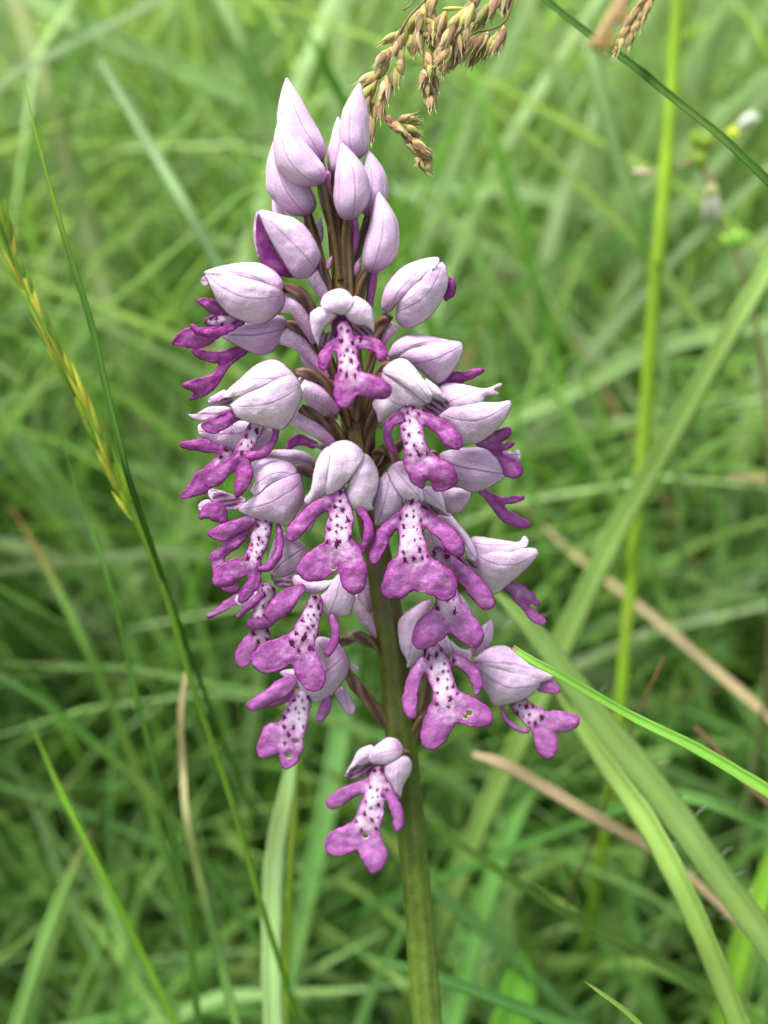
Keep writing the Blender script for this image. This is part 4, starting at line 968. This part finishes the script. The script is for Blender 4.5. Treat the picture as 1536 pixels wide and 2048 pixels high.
# F9: left, bent over
flower([[(411,547),(408,543),(445,531),(486,525),(520,526),(551,542),(567,562),(567,578),(557,579),(518,563),(476,553),(437,548)],
        [(411,547),(437,546),(476,551),(518,562),(559,575),(570,591),(567,612),(551,633),(528,646),(507,648),(484,642),(455,628),(434,602),(419,570)]], 62, (572,590), .05,
       extra=[([(411,552),(403,557),(402,566),(411,572),(418,566)], 4)],
       lip=[[[(397,603,4,20),(412,606,10,20),(432,616,13,14),(452,632,12,0)]],
            [[(385,652,5,34),(400,663,8,34),(432,666,9,28),(462,656,8,18),(484,644,6,6)]],
            [[(352,684,8,16),(375,676,19,20),(400,676,21,18),(425,668,14,10),(440,655,9,4)]],
            [[(416,642,8,6,1),(436,642,13,8,.9),(462,642,14,0,.9)]]], lipz=-6, seed=2,
       ovary=[(567,576,8,60),(598,586,11,52),(620,612,11,44),(632,650,10,34),(650,700,11,22),(684,790,9,0)],
       spur=[(563,606,15,56),(590,614,13,46),(612,648,11,36),(630,683,7,26)])
# F10: beneath it, seen from below
flower([[(439,669),(455,650),(512,640),(551,630),(570,635),(573,651),(564,677),(546,703),(523,711),(497,703),(465,687)]], 14, (578,655), .75,
       lip=[[[(389,702,6,18),(412,712,11,16),(442,712,11,10),(470,704,9,2),(492,698,6,-6)], [(488,706,5,-4),(464,722,7,0),(447,736,8,4),(434,752,9,6),(415,765,14,10),(392,771,13,14),(371,770,5,16)], [(434,756,8,4),(410,782,8,4),(381,797,4,6)]]], lipz=-4, seed=3, dark=.45,
       ovary=[(570,648,7,14),(600,660,10,12),(630,695,9,10),(658,745,9,6),(690,800,8,0)], spur=[(563,668,17,10),(598,685,14,10),(630,720,11,10),(657,757,6,8)])
# F11: opening bud at right
flower([[(761,608),(769,574),(795,540),(833,521),(875,514),(876,530),(833,568),(799,602),(780,624),(765,620)],
        [(799,600),(833,565),(875,530),(888,525),(897,555),(890,589),(867,627),(837,650),(811,657),(792,638)]], 50, (772,630), .1,
       lip=[[[(892,558,5,0),(902,568,9,0),(901,584,9,0),(893,596,5,0)]]], lipz=6, seed=4, dark=.4,
       ovary=[(776,630,11,44),(762,648,11,38),(752,680,9,30),(742,730,8,20),(722,790,8,6)], spur=[(790,650,9,34),(774,668,8,30),(764,690,6,24)])
# F12: top centre, looking at the lens
flower([[(641,607),(650,588),(675,577),(697,583),(708,601),(703,616),(688,630),(669,626),(647,616)],
        [(619,632),(628,619),(644,614),(669,626),(673,635),(650,657),(638,685),(641,698),(625,669)],
        [(690,629),(706,594),(725,598),(744,616),(748,654),(747,664),(731,651),(706,648)]], 150, (690,600), -.25, vein=.12, lay=[7,0,3], K=.75,
       petals=[[(640,688),(644,672),(658,664),(671,666),(667,682),(652,696)], [(704,664),(718,652),(740,656),(749,668),(730,674),(712,674)]],
       purple=[[(664,648),(678,630),(694,634),(704,652),(704,672),(668,672)]],
       lip=[[[(688,655,13,0,.9),(693,690,18,14,1),(697,722,20,30,1),(700,750,25,44,.8)], [(672,688,11,8,.35),(657,700,10,20,.3),(648,716,13,30,0),(647,730,10,34,0)], [(718,685,12,8,.5),(744,688,12,20,.3),(760,698,12,30,0),(763,712,10,34,0)],
             [(694,760,24,46,.3),(690,785,23,52,0),(690,799,18,56,0)], [(715,765,22,46,.3),(745,774,23,54,0),(766,780,18,56,0)]]], lipz=22, seed=5, spot=1.1,
       ovary=[(690,640,10,130),(705,690,10,100),(712,760,10,60),(712,840,10,30)])
# F13: upper right
flower([[(775,713),(787,685),(819,668),(850,669),(900,680),(919,683),(869,688),(825,698),(794,717)],
        [(794,716),(825,696),(872,685),(919,683),(925,704),(912,735),(881,768),(862,760),(831,735)]], 44, (780,722), .1,
       lip=[[[(886,768,9,0),(908,758,12,0),(936,750,9,0),(961,742,5,0)]]], lipz=-10, seed=6, dark=.15,
       ovary=[(782,722,9,44),(764,742,9,36),(748,780,9,26),(730,850,8,10)])
# F14: right of centre
flower([[(764,741),(788,719),(812,718),(831,735),(850,760),(864,785),(862,804),(850,806),(819,780),(788,758)],
        [(764,744),(788,757),(819,778),(851,806),(831,819),(794,829),(775,835),(759,847),(753,829),(744,807),(758,785)],
        [(850,757),(872,770),(888,789),(897,804),(878,800),(862,792)]], 118, (766,742), -.05, lay=[7,0,-4],
       petals=[[(862,786),(880,794),(897,802),(898,814),(881,827),(859,829),(843,824)]],
       lip=[[[(815,826,18,0,.95),(823,862,23,14,1),(830,890,23,26,1),(838,915,24,34,.8)], [(838,832,13,6,.45),(862,842,14,18,.1),(885,858,16,28,0),(903,876,18,34,0),(912,886,14,36,0)],
             [(828,925,22,36,.3),(835,952,17,38,0),(842,970,8,34,0)], [(858,932,25,38,.2),(885,948,25,42,0),(892,960,20,40,0),(874,972,10,34,0)]],
            [[(798,834,12,4,.3),(780,848,9,16,0),(775,872,8,22,0),(781,892,8,20,0),(791,900,4,14,0)]]], lipz=36, seed=7,
       ovary=[(770,760,10,90),(752,810,10,60),(740,870,11,30),(738,930,9,8)])
# F15: right
flower([[(878,772),(900,765),(928,768),(969,776),(1000,766),(1003,772),(988,779),(1000,788),(975,791),(959,806),(906,815),(880,800)],
        [(878,832),(906,812),(959,804),(997,804),(1022,802),(1016,829),(991,863),(959,885),(931,888),(912,879),(897,860)]], 46, (868,820), .12,
       lip=[[[(965,884,7,0,.4),(985,878,12,4,.2),(1003,869,13,6),(1014,864,9,8)], [(958,886,6,0),(980,893,8,6),(1008,894,7,8),(1025,887,4,8)]]], lipz=-12, seed=8,
       ovary=[(872,822,9,40),(840,850,9,30),(790,900,9,16),(752,950,9,4)])
# F16: under it
flower([[(878,910),(900,899),(958,894),(984,906),(1012,948),(984,973),(945,985),(913,970),(898,951),(882,930)]], 0, (868,915), .6,
       extra=[([(998,900),(1020,903),(1038,900),(1041,916),(1036,932),(1020,925)], -14)],
       lip=[[[(975,896,6,0),(990,908,11,4),(1006,924,16,8),(1022,936,18,10),(1034,943,12,10)]]], lipz=12, seed=9,
       ovary=[(874,910,9,0),(840,915,9,0),(790,940,9,0),(752,990,9,0)])
# F23: the one further back with a narrow lip
flower([[(880,980),(906,975),(940,982),(934,1009),(908,1030),(887,1012)]], -50, (870,985), .3,
       lip=[[[(966,984,7,0),(1000,1000,8,4),(1030,999,6,4),(1046,996,3,4)], [(975,992,8,0),(995,1014,10,0,.1),(1012,1032,12,0),(1036,1045,11,0),(1054,1049,7,0)]]], lipz=0, seed=10, pale=.2)
# F17: left, two lips
flower([[(445,789),(476,760),(507,732),(538,719),(564,724),(588,747),(588,755),(557,759),(518,777),(486,791),(455,795)],
        [(460,809),(486,791),(523,775),(559,756),(590,751),(602,773),(603,799),(590,828),(570,857),(551,859),(512,849),(476,836),(463,818)],
        [(416,799),(430,789),(450,779),(450,795),(464,799),(439,810),(421,809)]], 96, (604,770), -.05, lay=[0,5,-14],
       petals=[[(436,803),(446,794),(466,797),(462,808),(448,810)]],
       lip=[[[(409,852,6,10),(425,853,15,14),(450,841,16,12),(472,830,11,0)]],
            [[(518,846,14,0,.95),(503,870,15,8,1),(487,898,14,16,1),(474,914,9,22,.5)], [(470,916,8,24,.2),(450,938,15,30,0),(429,954,18,34,0),(419,964,10,34,0)], [(480,914,8,22,.1),(490,942,15,26,0),(484,968,14,26,0),(475,990,6,24,0)]],
            [[(551,856,7,4),(547,882,7,12),(526,906,9,18),(502,912,9,22),(486,911,5,22)]]], lipz=6, seed=11,
       ovary=[(592,747,8,90),(618,748,10,80),(650,768,12,62),(677,797,12,44),(700,850,10,20)], spur=[(598,772,16,84),(640,790,14,64),(674,823,7,44)])
# F17b: hood behind those lips with its own lip
flower([[(395,859),(405,846),(476,841),(520,846),(545,870),(520,905),(470,905),(434,892),(403,875)]], 28, (600,830), .45,
       extra=[([(370,826),(390,828),(421,813),(460,815),(455,829),(408,841),(387,839)], 34)],
       lip=[[[(366,889,5,0),(385,890,11,2),(412,892,14,4),(437,897,9,6)], [(456,905,11,6,.9),(440,920,12,6,1),(424,938,10,6,.6)], [(424,936,10,8),(402,955,13,8,.1),(396,972,14,6)], [(420,958,9,8),(408,970,14,8),(386,981,13,8),(366,992,4,8)]]], lipz=20, seed=12,
       ovary=[(600,815,8,50),(637,836,11,46),(665,855,12,38),(700,900,10,14)], spur=[(585,835,13,44),(620,850,15,42),(650,872,12,38),(670,898,7,30)])
# behind, between: pale hood and far magenta lip
flower([[(523,914),(538,901),(590,899),(616,907),(630,925),(616,940),(564,929)]], -20, (640,930), .5, lip=[[[(573,898,5,0),(590,882,11,0),(606,880,10,0),(628,888,8,0)]]], lipz=-40, seed=13, ovary=[(625,935,8,-20),(660,940,9,-10),(700,960,9,-4)])
for P, z, bs in [([(600,700),(624,690),(650,712),(672,752),(662,770),(630,752),(606,728)], -40, (670,770)), ([(604,768),(640,768),(672,800),(676,836),(650,838),(616,812)], -44, (680,840)),
                 ([(748,800),(764,792),(776,815),(770,850),(752,856),(742,830)], -50, (742,860)), ([(700,1130),(722,1120),(742,1160),(748,1215),(734,1225),(712,1180)], -40, (745,1230)),
                 ([(590,985),(612,990),(632,1030),(620,1062),(598,1050)], -40, (640,1000)), ([(905,1180),(930,1200),(950,1245),(938,1262),(915,1230)], -60, (900,1180))]:
    flower([P], z, bs, .5)
# F18
flower([[(503,926),(523,917),(552,917),(584,926),(595,946),(569,957),(541,968),(512,991),(500,980),(509,960)],
        [(478,1015),(500,998),(518,983),(558,960),(594,945),(606,963),(609,995),(598,1020),(575,1052),(546,1046),(512,1038),(483,1026)]], 76, (608,958), .35,
       petals=[[(420,984),(435,981),(466,990),(492,998),(480,1017),(449,1020),(428,1008)]],
       extra=[([(396,1014),(404,1002),(420,1000),(424,1016),(405,1026)], -30), ([(417,981),(430,978),(462,988),(440,986),(426,990),(424,1000),(418,994)], 10)],
       lip=[[[(403,1034,6,0),(420,1022,16,2),(435,1026,18,4),(446,1040,10,6)], ],
            [[(424,1066,8,10),(448,1064,17,12),(478,1051,15,8),(505,1040,10,0,.5)]],
            [[(428,1113,7,0),(445,1103,12,2),(470,1082,13,0),(492,1064,8,-6)], [(434,1112,9,-4,.5),(440,1140,15,-4,.5),(448,1165,16,-2,.2),(470,1178,10,-2)]],
            [[(528,1044,17,0,1),(521,1075,18,10,1),(511,1103,18,20,1),(500,1125,16,26,.8)], [(495,1132,14,28,.2),(468,1140,22,32,0),(450,1152,22,34,0),(434,1166,9,34,0)], [(508,1135,14,26,.1),(508,1162,14,26,0),(494,1183,13,24,0),(483,1197,8,22,0)]],
            [[(556,1052,6,6),(560,1085,8,14),(553,1114,9,22),(536,1134,9,28),(521,1138,5,30)]]], lipz=18, seed=14,
       ovary=[(590,940,9,64),(612,942,10,58),(640,960,11,44),(690,1000,11,20)])
# F19: centre
flower([[(608,1000),(621,978),(627,940),(638,909),(655,892),(670,896),(660,932),(656,975),(650,989),(627,1003),(615,1010)],
        [(658,892),(684,880),(710,886),(727,903),(727,918),(707,948),(684,977),(664,994),(652,989),(654,960),(659,917)],
        [(727,905),(744,917),(757,946),(755,980),(744,1008),(748,1019),(721,1023),(704,1018),(692,998),(692,981),(708,946),(724,920)]], 130, (690,885), -.2, lay=[0,8,3], vein=.10,
       extra=[([(676,988),(690,972),(694,990),(700,1012),(684,1010)], 8)],
       lip=[[[(679,996,15,0,.8),(681,1030,25,12,1),(677,1062,26,24,1),(678,1090,28,34,.85)], [(660,1000,11,4,.3),(630,1019,15,16,0),(608,1040,16,26,0),(591,1061,17,34,0),(583,1072,12,34,0)],
             [(665,1108,28,36,.3),(640,1128,32,42,0),(622,1136,26,44,0),(606,1138,15,42,0)], [(697,1108,26,36,.3),(705,1138,28,42,0),(708,1158,26,42,0),(706,1170,18,40,0)]],
            [[(722,1024,8,0),(736,1045,9,8),(736,1075,10,14),(723,1102,6,10)]]], lipz=30, seed=15, holes=[(667,1136,4)],
       ovary=[(700,895,9,110),(712,940,9,80),(722,1000,9,50),(736,1060,9,20)])
# F20: centre right
flower([[(747,993),(748,970),(761,954),(774,944),(790,962),(806,1002),(806,1020),(781,1041),(752,1052),(749,1030)],
        [(774,944),(784,928),(806,922),(819,940),(835,960),(847,986),(847,1004),(829,1007),(810,1002),(790,977)],
        [(848,973),(877,977),(887,993),(893,1022),(903,1034),(868,1014),(848,1000)]], 104, (780,930), .12, lay=[0,7,0],
       petals=[[(838,1008),(852,1006),(880,1018),(902,1032),(870,1028),(850,1020)]],
       extra=[([(806,1010),(816,1002),(828,1008),(820,1022),(808,1030)], 8)],
       lip=[[[(828,1010,14,0,.9),(820,1040,23,12,1),(822,1070,24,22,1),(826,1100,30,32,.9),(828,1122,34,36,.6)], [(797,1040,12,8,.4),(775,1058,14,20,0),(760,1085,15,28,0),(750,1110,13,32,0),(749,1122,8,32,0)],
             [(850,1035,14,8,.5),(870,1050,16,18,.1),(893,1070,18,28,0),(908,1088,19,34,0),(916,1101,14,36,0)],
             [(808,1148,36,40,.1),(794,1168,29,44,0),(783,1178,22,44,0)], [(850,1150,36,40,.1),(880,1164,32,46,0),(888,1176,26,44,0)]]], lipz=30, seed=16, holes=[(843,1188,6)], spot=1.2,
       ovary=[(800,940,9,90),(778,900,10,60),(756,905,10,30),(744,940,9,10)])
# F21: behind it
flower([[(862,1035),(874,1031),(897,1025),(919,1048),(942,1077),(953,1106),(951,1125),(932,1112),(926,1085),(905,1060)],
        [(848,1062),(866,1058),(884,1075),(884,1100),(862,1108),(850,1090)]], 66, (850,1030), .05,
       petals=[[(880,1100),(900,1098),(926,1112),(958,1134),(951,1139),(919,1130),(893,1118)]],
       lip=[[[(876,1104,12,0,.9),(884,1140,17,6,1),(892,1180,22,14,1),(899,1222,28,24,.95)], [(898,1122,14,8,.5),(922,1142,15,18,.1),(943,1165,18,26,0),(962,1188,20,30,0),(974,1205,15,30,0)],
             [(882,1240,28,28,.2),(858,1262,30,32,0),(846,1278,22,32,0)], [(920,1242,30,28,.2),(940,1264,26,34,0),(946,1278,18,34,0)]]], lipz=34, seed=17, pale=.2, spot=1.1)
# F22: right, open hood
flower([[(945,1073),(990,1077),(1035,1083),(1048,1070),(1058,1083),(1051,1095),(1016,1104),(958,1111),(940,1100)],
        [(945,1108),(1016,1101),(1051,1095),(1074,1099),(1074,1115),(1048,1144),(1016,1170),(990,1189),(968,1170),(948,1144)]], 30, (930,1085), .15,
       lip=[[[(1015,1172,10,0,.5),(1038,1182,14,0,.3),(1060,1196,10,0,.1),(1075,1207,4,0)], [(1034,1192,10,0,.2),(1052,1214,9,0),(1072,1236,9,0),(1088,1245,5,0)]]], lipz=-20, seed=18, pale=.25,
       ovary=[(936,1090,9,26),(900,1110,9,20),(830,1150,9,10),(780,1200,9,0)])
# pale petal behind
flower([[(935,1309),(955,1265),(977,1242),(986,1243),(984,1283),(955,1311)]], -30, (940,1320), .4)
# F24
flower([[(858,1199),(829,1212),(800,1235),(795,1257),(800,1296),(813,1322),(813,1336),(835,1325),(848,1312),(846,1267),(864,1218)],
        [(870,1288),(893,1270),(906,1309),(890,1308)],
        [(898,1278),(919,1296),(942,1302),(943,1315),(932,1330),(913,1314)]], 40, (880,1190), .35,
       lip=[[[(868,1303,17,0,.9),(878,1340,24,10,1),(888,1375,25,20,1),(897,1405,28,28,.95)], [(846,1325,11,6,.5),(832,1350,13,14,.1),(822,1380,14,20,0),(819,1410,15,24,0),(822,1427,11,24,0)],
             [(912,1318,12,6,.5),(935,1332,13,12,.1),(949,1350,13,14,0),(956,1370,10,14,0),(955,1383,5,10,0)],
             [(885,1428,29,30,.4),(872,1460,29,34,0),(864,1480,21,34,0)], [(918,1414,30,30,.3),(948,1428,28,36,0),(968,1435,20,36,0),(977,1442,9,34,0)]]], lipz=50, seed=19, holes=[(938,1426,6),(930,1434,4)], pale=.25, spot=1.2,
       ovary=[(860,1230,9,40),(850,1400,11,20),(838,1440,10,16),(818,1500,8,6)])
# F25: lowest right
flower([[(948,1318),(971,1299),(997,1291),(1022,1296),(1064,1331),(1109,1351),(1080,1366),(1055,1356),(1009,1343),(951,1327)],
        [(948,1326),(1009,1340),(1077,1361),(1071,1383),(1042,1402),(990,1412),(974,1389),(958,1364)]], 22, (944,1325), .2, 
       lip=[[[(1084,1374,11,4),(1100,1374,14,6),(1113,1379,8,6)]],
            [[(1028,1398,16,0,.95),(1050,1420,20,6,1),(1072,1438,24,12,.8)], [(1090,1444,22,14,.3),(1125,1444,21,18,0),(1144,1441,15,18,0)], [(1086,1462,22,14,.1),(1093,1488,23,16,0),(1096,1502,17,16,0)], ],
            [[(1003,1410,5,-4),(1010,1436,6,-2),(1030,1455,6,2),(1054,1463,5,6)]]], lipz=6, seed=20, pale=.45)
# F26: left
flower([[(629,1201),(652,1181),(678,1147),(710,1184),(704,1218),(695,1232),(655,1232),(641,1215)],
        [(584,1161),(592,1149),(655,1161),(690,1140),(650,1180),(618,1186),(595,1179)]], 66, (690,1130), .25,
       petals=[[(541,1148),(556,1158),(590,1148),(592,1166),(566,1176),(548,1168)]],
       lip=[[[(600,1178,11,6,.2),(578,1195,18,16,0),(560,1214,20,22,0),(545,1227,16,22,0)]],
            [[(630,1202,15,0,.95),(622,1235,20,10,1),(610,1265,24,18,1),(600,1285,29,24,.85)], [(575,1300,29,28,.2),(546,1312,32,32,0),(527,1318,25,32,0),(512,1312,10,28,0)], [(608,1312,27,28,.4),(620,1343,28,32,0),(627,1360,23,32,0),(630,1373,10,28,0)]],
            [[(666,1236,8,0,.2),(672,1262,9,6),(668,1285,9,10),(656,1306,7,12)]]], lipz=38, seed=21, pale=.12, dark=.0, spot=1.2)
# grey lilac hood behind the F26 group
flower([[(558,1066),(598,1078),(613,1097),(608,1130),(592,1143),(569,1154),(541,1149),(538,1110)]], 40, (620,1090), .6,
       lip=[[[(533,1184,18,0,1),(522,1213,15,2,1),(519,1245,16,4,1),(520,1275,22,8,.9)], [(500,1290,17,8,.1),(488,1310,19,10,0),(484,1322,14,10,0)]],
            [[(477,1233,3,10),(500,1211,7,12),(522,1190,7,8)]], [[(500,1247,8,14),(520,1248,11,14),(542,1244,8,10)]]], lipz=6, seed=22, pale=.35, dark=.15)
# far thin arm at left
flower([[(470,1195),(500,1180),(520,1190),(500,1215),(478,1212)]], -60, (560,1160), .3, lip=[[[(418,1232,5,0),(445,1216,7,0),(480,1196,9,0)], [(450,1208,6,0),(480,1200,7,0)]]], lipz=0, seed=23, pale=.6)
# F28
flower([[(637,1273),(673,1282),(696,1311),(696,1346),(678,1376),(655,1399),(632,1405),(608,1393),(600,1374),(632,1376),(643,1340),(626,1297)],
        [(560,1345),(585,1338),(640,1342),(640,1374),(600,1376),(575,1362)]], 36, (694,1310), .85,
       extra=[([(670,1386),(687,1374),(700,1390),(711,1420),(698,1431),(682,1412)], -24), ([(690,1312),(704,1326),(720,1336),(706,1341),(694,1334)], -16)],
       lip=[[[(605,1393,18,0,1),(596,1420,24,8,1),(586,1450,28,16,.95),(576,1474,30,20,.6)], [(582,1362,13,6,.2),(560,1378,17,12,0),(530,1398,15,16,0),(508,1410,11,16,0),(499,1411,7,14,0)],
             [(548,1472,26,22,.1),(536,1492,21,22,0),(526,1503,13,20,0)], [(584,1492,24,20,.4),(578,1514,18,20,0),(573,1530,9,18,0)]],
            [[(655,1398,7,4),(650,1420,11,8),(641,1437,8,10)]], [[(580,1388,11,-6),(555,1402,10,-4),(536,1411,6,-2)]]], lipz=20, seed=24, holes=[(578,1512,5),(592,1485,3)], pale=.35,
       ovary=[(688,1342,8,30),(706,1362,12,26),(724,1386,13,20),(766,1438,12,4),(800,1480,9,0)])
tube_o(bpy.data.objects['stem'], [(668,1292,8,30),(690,1280,10,26),(715,1274,11,20),(742,1284,11,12),(768,1304,10,2),(790,1316,8,0)], 'ovary', OV0, OV1, .3, 3, 7, 18)
tube_o(bpy.data.objects['stem'], [(706,1190,9,20),(716,1215,12,12),(740,1250,12,2),(770,1290,8,-6)], 'spur', SP0, SP1, 0, 3, 0, 14)
# F29: the lowest one, alone
flower([[(737,1516),(746,1496),(772,1475),(796,1478),(807,1496),(802,1513),(769,1529),(743,1526)],
        [(690,1549),(705,1522),(717,1499),(746,1490),(741,1524),(708,1535),(693,1552)],
        [(769,1531),(802,1511),(822,1519),(822,1546),(807,1572),(799,1596),(775,1563),(767,1549)]], 70, (800,1500), .1, lay=[7,0,3],
       petals=[[(696,1552),(708,1534),(749,1526),(750,1546),(720,1556),(702,1560)]],
       lip=[[[(757,1545,14,0,.9),(752,1575,19,8,1),(747,1605,23,18,1),(738,1635,27,26,.95),(733,1655,29,30,.7)], [(732,1571,12,6,.4),(706,1580,14,14,0),(680,1597,15,18,0),(663,1607,11,18,0)],
             [(771,1575,10,6,.5),(785,1600,11,10,.1),(794,1625,11,12,0),(797,1645,11,12,0),(796,1657,6,12,0)],
             [(706,1672,28,32,.1),(682,1684,27,36,0),(669,1691,20,36,0)], [(738,1685,26,32,.2),(748,1708,27,36,0),(748,1724,20,36,0),(745,1741,7,32,0)]]], lipz=20, seed=25, holes=[(731,1672,5)], pale=.4, spot=1.1,
       ovary=[(800,1510,9,60),(815,1505,9,30),(820,1530,8,0)])
